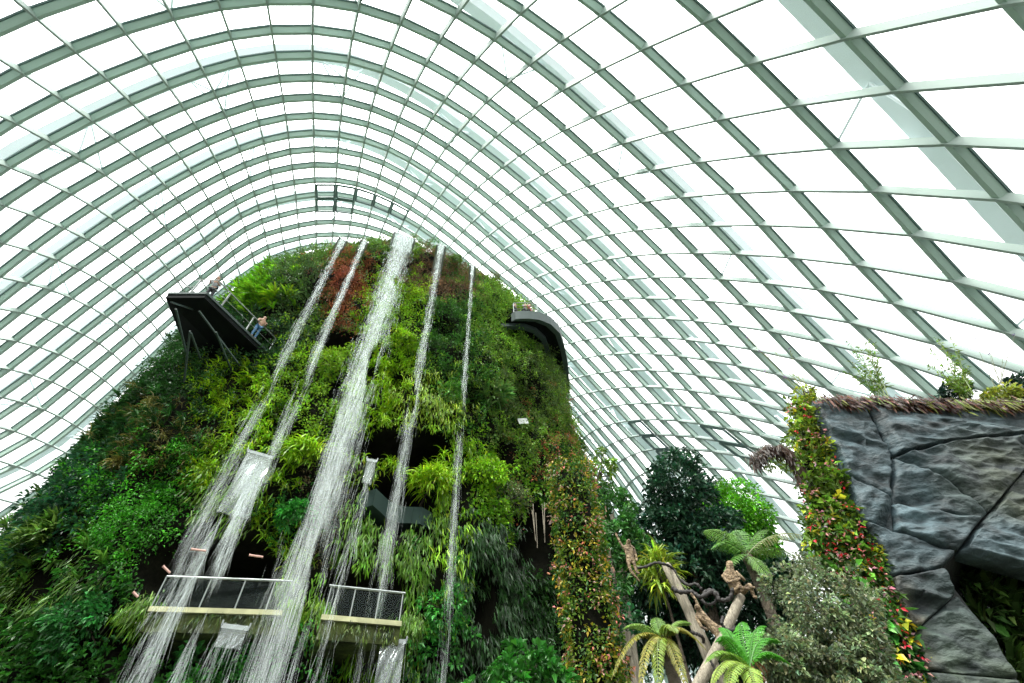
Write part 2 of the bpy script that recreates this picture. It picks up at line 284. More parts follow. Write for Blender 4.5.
# dome nodes in units of 2 cm, one row per arch: x, y, z of every purlin crossing
GRID = [
 [-2643,1649,-1433,-2655,1543,-1315,-2660,1437,-1193,-2658,1332,-1068,-2647,1229,-939,-2629,1127,-807,-2611,1047,-683,-2575,944,-560,-2518,821,-438,-2440,681,-316,-2340,530,-197,-2217,372,-79,-2073,214,35,-1911,63,146,-1734,-77,250,-1546,-200,348,-1351,-304,437,-1154,-387,519,-957,-450,591,-762,-492,655,-571,-515,709,-386,-519,755,-207,-506,791,-35,-477,819,131,-433,838,290,-375,844,442,-305,837,585,-225,813,717,-137,774,834,-48,719,944,47,645,1046,146,548,1135,244,432,1207,334,302,1266,419,154,1310,493,-13,1337,553,-199,1346,599,-402,1336,630,-622,1303,644,-856,1244,642,-1102,1156,626,-1351,1036,596,-1597,886,555,-1826,707,506,-2029,505,454,-2196,289,401,-2321,51,397,-2440,-199,413,-2529,-456,449,-2584,-718,505,-2606,-981,579,-2594,-1240,672,-2548,-1492,781,-2469,-1733,904,-2359,-1960,1041,-2218],
 [-2677,1628,-1318,-2687,1524,-1193,-2689,1422,-1064,-2683,1321,-931,-2670,1221,-796,-2648,1124,-659,-2630,1051,-520,-2592,956,-383,-2535,841,-249,-2456,711,-118,-2356,568,10,-2235,421,135,-2095,273,254,-1938,131,368,-1767,1,474,-1587,-114,573,-1401,-212,663,-1212,-292,744,-1024,-352,816,-837,-394,880,-654,-418,935,-476,-424,982,-303,-415,1021,-135,-389,1053,28,-348,1079,185,-293,1094,337,-226,1095,481,-149,1081,616,-66,1052,740,22,1006,858,115,941,968,211,854,1063,303,751,1145,389,637,1216,472,504,1276,549,356,1324,612,182,1356,660,-12,1372,690,-221,1368,703,-447,1343,698,-690,1292,675,-945,1210,635,-1207,1094,581,-1465,944,517,-1707,761,445,-1921,551,373,-2096,332,349,-2254,97,344,-2382,-150,360,-2479,-406,397,-2544,-667,453,-2576,-929,528,-2574,-1189,621,-2537,-1442,730,-2468,-1685,854,-2367],
 [-2698,1594,-1223,-2707,1497,-1088,-2707,1400,-949,-2700,1305,-807,-2685,1212,-663,-2661,1121,-517,-2641,1057,-366,-2601,970,-218,-2542,864,-75,-2463,743,64,-2363,610,198,-2244,473,326,-2107,336,448,-1955,204,563,-1791,83,669,-1619,-25,767,-1442,-117,855,-1262,-193,935,-1082,-251,1006,-904,-292,1069,-729,-316,1124,-558,-325,1171,-392,-318,1211,-230,-295,1247,-72,-256,1277,81,-204,1299,231,-140,1309,374,-65,1305,512,18,1285,643,105,1246,765,197,1190,878,289,1115,979,377,1024,1068,463,922,1146,544,806,1212,617,682,1273,679,529,1324,730,349,1362,765,150,1385,782,-66,1389,778,-296,1371,753,-543,1328,708,-803,1253,645,-1070,1142,566,-1336,993,476,-1587,807,381,-1808,617,337,-2003,406,312,-2172,180,307,-2313,-60,323,-2426,-310,358,-2507,-566,413,-2556,-824,486,-2572,-1082,577,-2554,-1335,684,-2504],
 [-2710,1553,-1138,-2719,1463,-992,-2719,1374,-843,-2710,1286,-691,-2693,1201,-537,-2668,1118,-382,-2646,1063,-220,-2604,985,-63,-2543,889,87,-2463,777,231,-2363,654,369,-2246,527,499,-2112,400,622,-1965,278,735,-1808,165,840,-1643,64,935,-1474,-23,1021,-1303,-94,1098,-1132,-150,1167,-963,-189,1229,-796,-214,1282,-632,-224,1329,-473,-220,1370,-318,-199,1408,-166,-163,1442,-18,-113,1469,126,-51,1487,266,23,1493,403,104,1482,537,192,1453,663,284,1405,781,375,1340,887,462,1256,982,546,1162,1064,625,1061,1137,698,949,1204,760,815,1263,807,667,1315,843,491,1361,870,282,1389,872,64,1400,851,-166,1390,806,-412,1355,740,-672,1287,653,-941,1183,549,-1209,1036,433,-1462,883,370,-1685,709,325,-1889,515,299,-2070,304,292,-2227,80,303,-2358,-156,333,-2460,-400,381,-2532,-648,448,-2574,-898,530,-2585],
 [-2718,1509,-1054,-2726,1427,-898,-2725,1346,-740,-2715,1267,-578,-2697,1191,-416,-2670,1117,-252,-2645,1071,-81,-2601,1002,83,-2538,915,238,-2456,812,386,-2357,699,525,-2241,581,655,-2111,464,776,-1969,351,888,-1818,246,990,-1660,151,1081,-1499,70,1164,-1337,2,1237,-1176,-51,1303,-1016,-89,1363,-856,-114,1416,-699,-125,1463,-547,-122,1504,-398,-104,1543,-253,-71,1578,-112,-24,1608,25,36,1632,160,109,1646,295,190,1646,427,279,1628,554,372,1592,675,463,1536,787,549,1459,889,631,1369,978,711,1274,1056,784,1169,1127,846,1052,1190,895,923,1251,933,770,1307,959,591,1355,973,387,1387,958,173,1404,920,-52,1401,857,-294,1374,769,-549,1314,659,-814,1216,529,-1079,1107,452,-1316,977,391,-1541,826,345,-1750,657,315,-1941,470,301,-2111,270,305,-2260,57,324,-2384,-165,360,-2483,-394,412,-2555],
 [-2724,1464,-968,-2730,1390,-804,-2728,1318,-637,-2717,1248,-468,-2696,1181,-298,-2667,1116,-128,-2640,1079,51,-2593,1020,221,-2528,942,380,-2445,848,528,-2346,745,667,-2232,636,797,-2105,527,916,-1968,423,1024,-1823,325,1122,-1673,236,1210,-1520,159,1287,-1368,94,1354,-1216,44,1418,-1064,9,1478,-913,-16,1530,-762,-29,1575,-615,-30,1614,-472,-16,1651,-333,14,1687,-198,59,1719,-67,120,1750,63,193,1772,192,274,1780,320,362,1772,445,455,1747,565,547,1702,680,634,1636,790,715,1549,886,795,1457,970,869,1358,1045,933,1250,1113,986,1133,1178,1027,999,1238,1059,848,1294,1076,676,1344,1069,475,1381,1038,266,1403,983,48,1407,902,-185,1387,795,-431,1336,662,-686,1271,579,-922,1186,507,-1152,1082,447,-1372,960,399,-1581,820,365,-1776,665,344,-1956,496,336,-2118,314,342,-2261,121,362,-2384],
 [-2727,1420,-880,-2733,1355,-708,-2728,1292,-534,-2715,1231,-359,-2693,1172,-183,-2661,1117,-8,-2631,1090,178,-2582,1040,351,-2514,970,512,-2431,885,661,-2332,790,798,-2220,691,925,-2096,591,1041,-1964,493,1146,-1825,402,1240,-1681,318,1322,-1536,244,1394,-1391,184,1461,-1247,138,1524,-1102,103,1581,-959,78,1630,-818,63,1671,-677,58,1707,-540,67,1741,-405,95,1777,-275,141,1814,-150,203,1850,-25,276,1877,98,358,1892,220,445,1892,340,538,1876,457,629,1841,571,716,1786,683,799,1711,786,879,1621,877,953,1526,959,1019,1421,1032,1075,1310,1099,1121,1192,1161,1159,1061,1222,1180,913,1279,1179,743,1332,1156,545,1372,1112,347,1398,1042,140,1408,945,-80,1395,819,-311,1369,736,-535,1325,662,-756,1264,596,-973,1187,539,-1183,1095,491,-1386,987,453,-1580,865,426,-1762,730,408,-1932,582,402,-2088],
 [-2729,1379,-788,-2732,1322,-610,-2726,1268,-431,-2711,1216,-251,-2686,1166,-71,-2652,1119,108,-2619,1102,299,-2567,1061,474,-2498,999,635,-2413,923,783,-2315,837,919,-2205,746,1043,-2086,654,1155,-1958,563,1256,-1823,476,1344,-1685,395,1422,-1547,327,1494,-1409,273,1561,-1271,231,1622,-1133,196,1675,-998,170,1720,-864,153,1758,-730,147,1792,-599,154,1825,-470,180,1862,-345,225,1900,-225,286,1936,-107,359,1967,10,440,1986,125,527,1993,239,617,1984,353,708,1957,465,795,1912,576,878,1847,682,958,1767,779,1034,1675,868,1101,1574,946,1158,1468,1017,1208,1357,1082,1250,1237,1144,1276,1107,1205,1283,959,1266,1270,785,1319,1237,604,1360,1180,421,1390,1097,229,1405,985,26,1408,910,-178,1396,840,-382,1371,775,-586,1332,717,-787,1280,664,-985,1214,619,-1178,1136,580,-1364,1046,549,-1543,943,525,-1714],
 [-2729,1341,-694,-2730,1293,-512,-2722,1247,-329,-2704,1204,-145,-2677,1163,38,-2641,1125,219,-2605,1116,413,-2550,1083,590,-2480,1030,750,-2395,963,896,-2298,885,1029,-2190,802,1150,-2073,716,1258,-1949,628,1352,-1820,544,1435,-1688,473,1514,-1555,412,1586,-1423,363,1652,-1290,323,1712,-1159,288,1761,-1030,260,1801,-903,241,1836,-776,234,1868,-651,241,1901,-529,265,1937,-410,310,1976,-295,370,2014,-183,441,2045,-73,521,2067,36,607,2078,147,695,2073,258,783,2052,367,871,2015,474,956,1961,579,1036,1890,680,1111,1805,773,1178,1708,857,1237,1607,933,1290,1498,1002,1334,1385,1066,1365,1267,1129,1380,1136,1191,1378,989,1250,1356,827,1302,1312,662,1345,1245,493,1378,1151,319,1401,1086,135,1413,1025,-50,1414,967,-236,1404,913,-422,1383,863,-608,1351,817,-791,1308,776,-971,1254,740,-1148,1191,708,-1320],
 [-2728,1307,-599,-2727,1267,-413,-2716,1230,-228,-2696,1195,-42,-2667,1163,143,-2629,1134,326,-2589,1134,522,-2532,1109,698,-2460,1064,857,-2376,1005,1001,-2280,936,1131,-2175,860,1248,-2060,777,1350,-1937,685,1435,-1814,612,1518,-1690,551,1597,-1563,499,1671,-1436,453,1736,-1310,413,1791,-1184,378,1836,-1061,349,1873,-939,328,1906,-819,320,1938,-699,326,1970,-582,350,2005,-470,394,2044,-361,454,2082,-253,523,2113,-148,601,2136,-44,685,2149,62,771,2148,168,859,2132,274,946,2101,378,1031,2055,481,1111,1994,582,1187,1916,678,1255,1826,766,1314,1729,847,1367,1624,920,1415,1516,985,1450,1406,1049,1472,1289,1111,1479,1160,1172,1469,1021,1231,1438,869,1283,1384,717,1327,1308,566,1363,1256,402,1391,1205,235,1411,1157,67,1421,1111,-103,1422,1068,-274,1414,1027,-444,1397,989,-613,1371,955,-781,1337,923,-947],
 [-2725,1278,-504,-2722,1246,-316,-2709,1217,-129,-2687,1191,59,-2656,1167,244,-2615,1146,428,-2573,1155,624,-2514,1138,799,-2441,1102,956,-2357,1051,1097,-2263,989,1224,-2160,919,1337,-2047,837,1433,-1929,752,1516,-1810,684,1597,-1691,629,1674,-1571,584,1747,-1450,541,1809,-1329,500,1860,-1208,465,1902,-1090,436,1938,-973,415,1969,-858,405,1999,-744,411,2031,-632,432,2065,-526,477,2104,-422,537,2142,-319,604,2172,-219,681,2196,-120,764,2211,-18,849,2212,83,934,2201,185,1019,2175,287,1103,2134,388,1183,2080,490,1259,2008,586,1328,1926,674,1387,1836,759,1441,1737,836,1490,1632,905,1529,1527,969,1557,1418,1031,1574,1303,1092,1578,1179,1151,1563,1048,1210,1518,908,1261,1454,772,1306,1415,625,1344,1376,474,1375,1339,322,1399,1304,167,1415,1269,11,1424,1236,-146,1425,1205,-303,1419,1176,-460,1405,1148,-616],
 [-2723,1255,-410,-2717,1232,-221,-2702,1211,-32,-2678,1193,156,-2645,1177,341,-2602,1165,524,-2557,1181,720,-2497,1173,894,-2423,1144,1048,-2339,1100,1186,-2246,1044,1309,-2146,976,1415,-2037,899,1507,-1925,829,1593,-1810,766,1672,-1694,712,1747,-1579,668,1815,-1463,626,1873,-1346,586,1921,-1230,550,1961,-1117,521,1995,-1005,498,2025,-894,487,2054,-785,492,2085,-679,515,2119,-577,559,2157,-478,617,2193,-380,683,2224,-285,759,2248,-190,841,2264,-94,924,2267,3,1007,2258,101,1090,2237,202,1173,2201,302,1252,2151,402,1327,2086,496,1396,2012,584,1457,1930,669,1513,1837,750,1563,1736,824,1601,1633,890,1635,1530,952,1661,1423,1012,1677,1310,1071,1676,1192,1130,1650,1070,1187,1593,944,1237,1567,811,1281,1541,675,1319,1515,535,1351,1490,394,1377,1466,251,1397,1442,106,1410,1419,-40,1417,1397,-186,1419,1376,-332],
 [-2721,1242,-316,-2713,1227,-127,-2696,1214,62,-2670,1203,249,-2635,1195,434,-2590,1190,615,-2543,1215,811,-2481,1214,983,-2407,1193,1134,-2323,1155,1268,-2232,1099,1383,-2133,1030,1482,-2029,966,1575,-1922,906,1662,-1812,850,1741,-1700,799,1811,-1588,752,1875,-1476,710,1930,-1364,670,1976,-1252,633,2014,-1144,604,2047,-1037,581,2075,-930,570,2104,-825,575,2134,-722,597,2167,-620,637,2203,-523,692,2237,-432,760,2268,-343,836,2292,-254,915,2308,-164,996,2313,-73,1078,2307,21,1162,2290,118,1243,2259,216,1320,2213,316,1392,2154,409,1461,2086,497,1525,2009,583,1583,1923,665,1633,1827,741,1674,1729,810,1710,1629,874,1741,1526,935,1765,1419,994,1774,1309,1052,1764,1197,1109,1729,1087,1160,1714,964,1208,1698,839,1250,1683,710,1287,1668,580,1318,1654,447,1345,1639,312,1366,1625,176,1382,1611,39,1393,1597,-99],
 [-2721,1242,-223,-2711,1233,-34,-2692,1227,154,-2664,1224,339,-2627,1223,523,-2581,1224,702,-2531,1257,897,-2467,1263,1066,-2392,1247,1213,-2309,1209,1339,-2219,1151,1446,-2124,1094,1545,-2024,1039,1639,-1920,986,1724,-1814,935,1802,-1707,884,1869,-1599,836,1927,-1491,794,1980,-1383,754,2024,-1276,718,2062,-1172,689,2093,-1069,667,2122,-966,655,2150,-863,658,2180,-763,678,2211,-664,717,2245,-570,771,2278,-483,839,2308,-399,913,2331,-316,990,2347,-230,1069,2353,-143,1150,2349,-54,1233,2335,38,1314,2308,133,1391,2267,232,1459,2212,326,1526,2148,414,1591,2076,500,1650,1995,583,1700,1906,659,1745,1813,731,1783,1716,798,1816,1615,862,1843,1511,922,1859,1405,979,1860,1300,1034,1841,1199,1087,1835,1085,1135,1829,967,1179,1823,847,1219,1817,724,1254,1810,599,1284,1804,472,1310,1797,343,1331,1790,213,1347,1783,82],
 [-2724,1254,-131,-2712,1252,56,-2690,1253,242,-2660,1256,426,-2621,1261,607,-2574,1268,783,-2521,1308,976,-2456,1320,1141,-2381,1305,1282,-2298,1266,1401,-2210,1217,1508,-2118,1167,1606,-2021,1117,1697,-1921,1069,1780,-1819,1021,1855,-1716,972,1920,-1612,925,1976,-1507,881,2026,-1403,841,2068,-1301,805,2104,-1201,774,2135,-1101,752,2163,-1001,740,2192,-901,743,2221,-803,762,2252,-707,799,2284,-617,852,2315,-533,919,2344,-453,990,2366,-373,1065,2380,-292,1143,2387,-208,1222,2384,-123,1304,2372,-36,1383,2348,55,1459,2312,152,1526,2261,247,1590,2201,336,1653,2132,421,1713,2057,503,1765,1973,580,1812,1884,654,1854,1789,725,1888,1691,791,1915,1589,853,1935,1486,911,1943,1384,965,1933,1289,1019,1935,1180,1068,1936,1068,1113,1937,953,1155,1937,835,1192,1937,715,1224,1936,593,1253,1935,469,1277,1934,343,1296,1932,216],
 [-2729,1280,-42,-2715,1284,143,-2692,1291,327,-2660,1299,508,-2619,1310,686,-2569,1322,859,-2514,1368,1048,-2447,1384,1209,-2372,1371,1345,-2291,1338,1462,-2204,1294,1566,-2114,1247,1661,-2021,1201,1749,-1924,1154,1829,-1826,1108,1901,-1727,1061,1964,-1627,1015,2019,-1525,970,2067,-1423,927,2108,-1325,891,2143,-1228,859,2173,-1132,835,2200,-1035,826,2230,-938,829,2259,-842,847,2289,-748,882,2320,-662,935,2349,-581,999,2376,-503,1067,2396,-427,1140,2409,-349,1216,2416,-269,1294,2413,-188,1373,2402,-105,1451,2381,-16,1524,2348,79,1590,2301,172,1653,2245,261,1714,2181,345,1775,2109,427,1830,2030,506,1880,1943,581,1923,1851,654,1957,1755,722,1986,1655,787,2007,1554,846,2019,1456,900,2017,1363,954,2024,1258,1005,2030,1149,1051,2036,1037,1094,2041,922,1133,2045,805,1167,2049,685,1198,2052,564,1224,2054,441,1246,2056,316],
 [-2738,1320,43,-2721,1330,226,-2696,1342,407,-2662,1355,585,-2619,1370,759,-2567,1386,928,-2510,1437,1114,-2441,1458,1272,-2367,1449,1403,-2286,1419,1517,-2202,1378,1618,-2114,1333,1710,-2023,1287,1795,-1929,1241,1872,-1834,1195,1941,-1738,1150,2002,-1642,1106,2056,-1544,1061,2103,-1444,1012,2141,-1346,971,2175,-1253,940,2205,-1162,921,2234,-1068,914,2264,-974,917,2293,-880,933,2322,-789,968,2352,-705,1018,2379,-627,1078,2403,-551,1143,2421,-478,1212,2434,-402,1287,2439,-326,1362,2437,-249,1439,2427,-167,1513,2407,-79,1583,2375,10,1651,2334,100,1714,2282,189,1774,2221,274,1834,2152,355,1893,2077,433,1946,1994,510,1990,1905,585,2026,1810,655,2056,1712,721,2079,1613,782,2093,1517,837,2096,1426,893,2106,1322,944,2116,1215,992,2125,1105,1036,2134,991,1077,2141,875,1113,2148,757,1145,2154,636,1174,2158,513,1198,2162,389],
 [-2750,1377,125,-2731,1391,305,-2703,1406,482,-2666,1423,656,-2621,1442,826,-2568,1461,991,-2508,1519,1174,-2438,1542,1327,-2363,1534,1454,-2284,1505,1564,-2201,1465,1662,-2115,1420,1751,-2026,1376,1833,-1936,1330,1908,-1844,1284,1975,-1751,1239,2034,-1658,1196,2087,-1563,1151,2133,-1466,1099,2171,-1369,1054,2204,-1279,1026,2235,-1192,1011,2265,-1101,1004,2295,-1008,1006,2324,-916,1022,2353,-828,1054,2380,-746,1100,2405,-669,1155,2426,-596,1214,2442,-524,1278,2452,-451,1349,2457,-376,1423,2455,-301,1497,2446,-221,1570,2427,-139,1642,2398,-54,1711,2360,34,1773,2312,122,1832,2254,207,1892,2188,288,1951,2115,366,2006,2036,443,2053,1949,518,2093,1856,591,2125,1760,658,2149,1662,721,2164,1568,778,2171,1477,834,2185,1374,888,2197,1267,937,2209,1157,983,2220,1043,1025,2230,927,1063,2239,808,1097,2246,687,1127,2253,564,1152,2259,439],
 [-2765,1456,206,-2743,1472,382,-2713,1490,555,-2674,1510,724,-2627,1530,889,-2572,1550,1049,-2508,1622,1233,-2437,1640,1378,-2362,1625,1498,-2284,1594,1603,-2203,1554,1698,-2118,1511,1786,-2032,1468,1865,-1945,1422,1937,-1855,1376,2003,-1766,1331,2061,-1675,1287,2113,-1583,1242,2159,-1488,1188,2197,-1394,1142,2230,-1307,1116,2262,-1224,1104,2293,-1134,1096,2323,-1043,1097,2351,-953,1112,2379,-868,1141,2404,-787,1180,2426,-711,1227,2445,-639,1281,2458,-568,1342,2468,-496,1411,2472,-424,1483,2470,-350,1556,2461,-274,1629,2443,-195,1700,2417,-113,1767,2381,-26,1829,2335,60,1888,2280,144,1948,2217,226,2006,2147,305,2061,2069,382,2111,1984,458,2153,1893,532,2188,1797,601,2214,1701,665,2231,1606,724,2243,1514,782,2260,1410,836,2276,1302,887,2290,1191,934,2303,1076,978,2315,959,1017,2326,838,1052,2335,715,1083,2343,590,1110,2350,462],
 [-2783,1554,286,-2758,1573,456,-2724,1592,624,-2682,1611,788,-2633,1632,947,-2576,1652,1102,-2509,1725,1281,-2436,1741,1420,-2361,1721,1534,-2285,1686,1634,-2206,1647,1727,-2124,1606,1812,-2041,1562,1890,-1956,1517,1961,-1868,1468,2025,-1781,1422,2083,-1693,1377,2134,-1603,1329,2179,-1510,1274,2217,-1420,1232,2252,-1335,1206,2284,-1255,1197,2316,-1167,1190,2346,-1078,1190,2374,-991,1203,2401,-908,1227,2424,-827,1259,2444,-753,1299,2460,-681,1349,2472,-610,1409,2481,-540,1475,2485,-469,1545,2482,-398,1615,2473,-323,1686,2456,-246,1754,2431,-165,1820,2396,-81,1881,2353,4,1941,2301,87,2001,2240,168,2059,2172,249,2114,2095,328,2164,2011,405,2208,1921,480,2245,1826,551,2274,1728,616,2296,1632,676,2313,1538,736,2333,1432,791,2351,1322,844,2368,1208,892,2383,1091,936,2397,970,976,2409,847,1012,2420,721,1044,2429,592,1071,2436,461],
 [-2799,1664,359,-2770,1682,523,-2734,1701,685,-2690,1719,843,-2638,1738,997,-2580,1757,1147,-2509,1824,1317,-2435,1838,1450,-2362,1817,1561,-2287,1782,1658,-2210,1744,1749,-2132,1702,1832,-2051,1659,1908,-1968,1611,1977,-1882,1560,2041,-1796,1509,2098,-1710,1458,2148,-1622,1408,2193,-1533,1362,2233,-1445,1321,2269,-1359,1292,2302,-1281,1283,2334,-1197,1277,2364,-1110,1277,2392,-1026,1289,2417,-945,1308,2439,-867,1333,2457,-792,1371,2472,-719,1419,2484,-649,1476,2492,-580,1538,2495,-511,1604,2491,-440,1671,2482,-367,1738,2465,-291,1804,2440,-211,1869,2408,-130,1931,2366,-47,1992,2316,35,2052,2258,116,2110,2191,198,2165,2115,278,2215,2032,357,2259,1942,434,2298,1846,506,2330,1747,574,2357,1648,635,2377,1551,696,2399,1443,753,2420,1330,806,2439,1213,856,2456,1092,901,2472,967,942,2486,840,978,2497,710,1010,2507,577,1038,2515,442],
 [-2812,1785,425,-2780,1802,584,-2741,1819,740,-2695,1836,893,-2642,1853,1041,-2582,1869,1184,-2508,1927,1346,-2435,1938,1475,-2363,1916,1581,-2289,1880,1677,-2215,1842,1765,-2139,1801,1845,-2061,1757,1920,-1981,1706,1988,-1898,1651,2051,-1813,1595,2107,-1728,1543,2158,-1642,1496,2205,-1556,1452,2247,-1469,1410,2283,-1384,1378,2317,-1301,1359,2348,-1220,1352,2377,-1137,1353,2404,-1056,1362,2429,-977,1379,2449,-901,1405,2467,-827,1442,2482,-755,1487,2493,-685,1540,2500,-617,1598,2501,-548,1660,2498,-478,1723,2488,-405,1787,2471,-330,1851,2447,-252,1914,2416,-173,1977,2376,-93,2039,2327,-11,2100,2270,71,2158,2204,153,2212,2130,235,2263,2047,315,2309,1956,394,2349,1859,468,2383,1758,538,2412,1656,601,2436,1555,663,2461,1443,722,2484,1326,776,2504,1205,826,2523,1080,872,2540,952,913,2554,820,950,2567,685,982,2577,547,1009,2585,407],
 [-2822,1918,485,-2787,1934,639,-2746,1949,790,-2697,1964,937,-2642,1978,1080,-2581,1991,1219,-2504,2041,1372,-2431,2049,1496,-2361,2024,1599,-2290,1986,1692,-2218,1947,1777,-2145,1904,1856,-2070,1857,1928,-1992,1803,1996,-1911,1744,2058,-1829,1687,2115,-1745,1635,2167,-1661,1586,2214,-1577,1540,2256,-1492,1498,2294,-1408,1464,2328,-1324,1441,2359,-1242,1429,2388,-1162,1427,2414,-1083,1435,2438,-1007,1452,2458,-932,1477,2475,-859,1511,2489,-788,1553,2499,-718,1601,2505,-650,1655,2506,-582,1712,2502,-511,1772,2492,-439,1833,2475,-365,1895,2452,-289,1958,2421,-212,2021,2382,-132,2083,2335,-51,2143,2279,31,2201,2213,115,2256,2139,198,2307,2055,281,2354,1964,361,2396,1865,438,2432,1761,510,2464,1654,575,2490,1548,638,2517,1433,697,2541,1313,752,2563,1188,803,2583,1059,849,2600,926,890,2615,790,927,2627,650,958,2637,508,985,2645,364],
 [-2826,2063,539,-2788,2078,690,-2744,2092,837,-2693,2105,980,-2636,2117,1119,-2573,2129,1254,-2496,2161,1395,-2423,2165,1513,-2354,2142,1614,-2285,2105,1705,-2216,2062,1788,-2146,2012,1865,-2073,1959,1936,-1998,1900,2003,-1920,1840,2064,-1841,1782,2121,-1760,1726,2173,-1677,1675,2221,-1594,1626,2263,-1511,1583,2302,-1429,1548,2336,-1347,1523,2368,-1266,1509,2396,-1186,1505,2422,-1109,1510,2445,-1033,1524,2465,-959,1546,2481,-887,1577,2494,-817,1615,2503,-748,1659,2508,-680,1709,2508,-611,1762,2504,-541,1819,2494,-469,1877,2477,-396,1938,2454,-321,1999,2424,-244,2061,2386,-165,2122,2339,-84,2182,2283,-1,2240,2218,84,2295,2143,169,2347,2059,254,2394,1965,337,2438,1863,417,2476,1755,491,2510,1643,558,2539,1531,622,2566,1413,681,2591,1290,736,2613,1162,786,2633,1030,832,2650,895,873,2665,756,909,2677,613,939,2687,469,965,2694,322],
 [-2821,2194,590,-2781,2207,738,-2734,2220,880,-2682,2230,1018,-2624,2240,1151,-2560,2247,1280,-2484,2275,1414,-2412,2276,1527,-2344,2250,1624,-2278,2211,1712,-2212,2166,1793,-2145,2115,1868,-2076,2058,1938,-2004,1997,2004,-1929,1934,2065,-1852,1874,2123,-1774,1817,2175,-1693,1764,2223,-1612,1715,2267,-1531,1670,2306,-1449,1632,2341,-1369,1605,2373,-1289,1588,2401,-1211,1581,2427,-1135,1584,2449,-1061,1596,2468,-989,1617,2484,-918,1645,2496,-849,1680,2505,-781,1720,2509,-713,1766,2509,-645,1816,2505,-576,1869,2495,-505,1925,2479,-433,1983,2456,-359,2043,2426,-283,2105,2389,-204,2165,2343,-123,2225,2288,-40,2283,2224,46,2339,2149,133,2391,2065,219,2440,1970,304,2485,1866,386,2525,1755,462,2561,1640,531,2592,1524,595,2621,1402,655,2647,1275,711,2670,1144,761,2691,1008,807,2709,869,847,2724,726,883,2736,580,913,2745,433,938,2751,284],
 [-2809,2323,638,-2766,2336,782,-2718,2346,919,-2665,2355,1052,-2607,2361,1179,-2543,2365,1301,-2466,2388,1429,-2396,2385,1537,-2331,2357,1630,-2268,2316,1715,-2206,2269,1794,-2142,2216,1867,-2076,2157,1936,-2008,2093,2002,-1936,2028,2063,-1862,1966,2121,-1786,1907,2174,-1708,1853,2223,-1629,1803,2267,-1550,1756,2307,-1469,1717,2343,-1390,1687,2375,-1312,1667,2404,-1236,1658,2429,-1162,1659,2451,-1090,1669,2469,-1019,1687,2485,-950,1713,2496,-882,1744,2505,-814,1781,2509,-747,1823,2509,-679,1869,2504,-610,1919,2494,-540,1972,2478,-469,2029,2457,-396,2088,2428,-321,2148,2391,-244,2208,2346,-163,2268,2292,-79,2326,2229,7,2382,2154,95,2435,2069,184,2485,1974,270,2531,1868,354,2574,1754,432,2612,1636,502,2645,1515,568,2675,1390,628,2702,1259,684,2727,1125,735,2748,985,781,2766,842,821,2781,696,856,2794,547,885,2802,396,909,2808,246],
 [-2790,2450,682,-2745,2462,822,-2696,2471,955,-2642,2477,1081,-2584,2480,1202,-2521,2480,1318,-2445,2500,1439,-2376,2493,1542,-2315,2463,1632,-2255,2420,1714,-2196,2372,1790,-2136,2316,1862,-2075,2256,1930,-2010,2189,1996,-1942,2122,2057,-1871,2058,2115,-1797,1998,2169,-1722,1943,2218,-1645,1891,2264,-1567,1843,2304,-1489,1801,2341,-1410,1769,2374,-1334,1747,2403,-1260,1735,2428,-1188,1734,2450,-1118,1742,2468,-1049,1758,2483,-981,1781,2494,-914,1809,2502,-847,1843,2506,-781,1880,2506,-713,1923,2502,-645,1969,2492,-576,2020,2477,-505,2074,2456,-434,2132,2428,-360,2191,2392,-283,2251,2348,-203,2311,2295,-119,2369,2232,-32,2425,2158,58,2478,2073,147,2530,1976,236,2578,1869,321,2622,1752,401,2662,1630,473,2697,1506,540,2729,1377,601,2757,1243,657,2782,1104,708,2804,962,753,2823,815,793,2839,665,828,2851,512,856,2859,359,879,2864,207],
 [-2765,2575,723,-2718,2586,859,-2667,2593,987,-2613,2597,1107,-2555,2597,1221,-2494,2594,1331,-2419,2609,1446,-2353,2599,1543,-2295,2567,1629,-2239,2523,1709,-2184,2473,1783,-2128,2416,1853,-2071,2353,1921,-2010,2284,1986,-1945,2215,2048,-1878,2149,2106,-1807,2088,2161,-1734,2031,2211,-1660,1979,2257,-1584,1929,2299,-1507,1886,2337,-1430,1851,2370,-1356,1826,2399,-1283,1812,2424,-1213,1809,2446,-1145,1815,2464,-1078,1829,2478,-1012,1849,2490,-946,1874,2497,-880,1904,2501,-814,1937,2502,-748,1976,2497,-680,2019,2488,-611,2067,2474,-542,2119,2453,-472,2175,2426,-399,2234,2391,-323,2294,2348,-243,2353,2296,-159,2411,2234,-71,2467,2160,20,2522,2075,111,2574,1977,201,2624,1868,288,2670,1749,370,2712,1624,443,2748,1496,511,2782,1363,573,2811,1225,629,2837,1083,680,2860,937,725,2879,787,764,2895,633,798,2907,477,826,2915,321,848,2919,167],
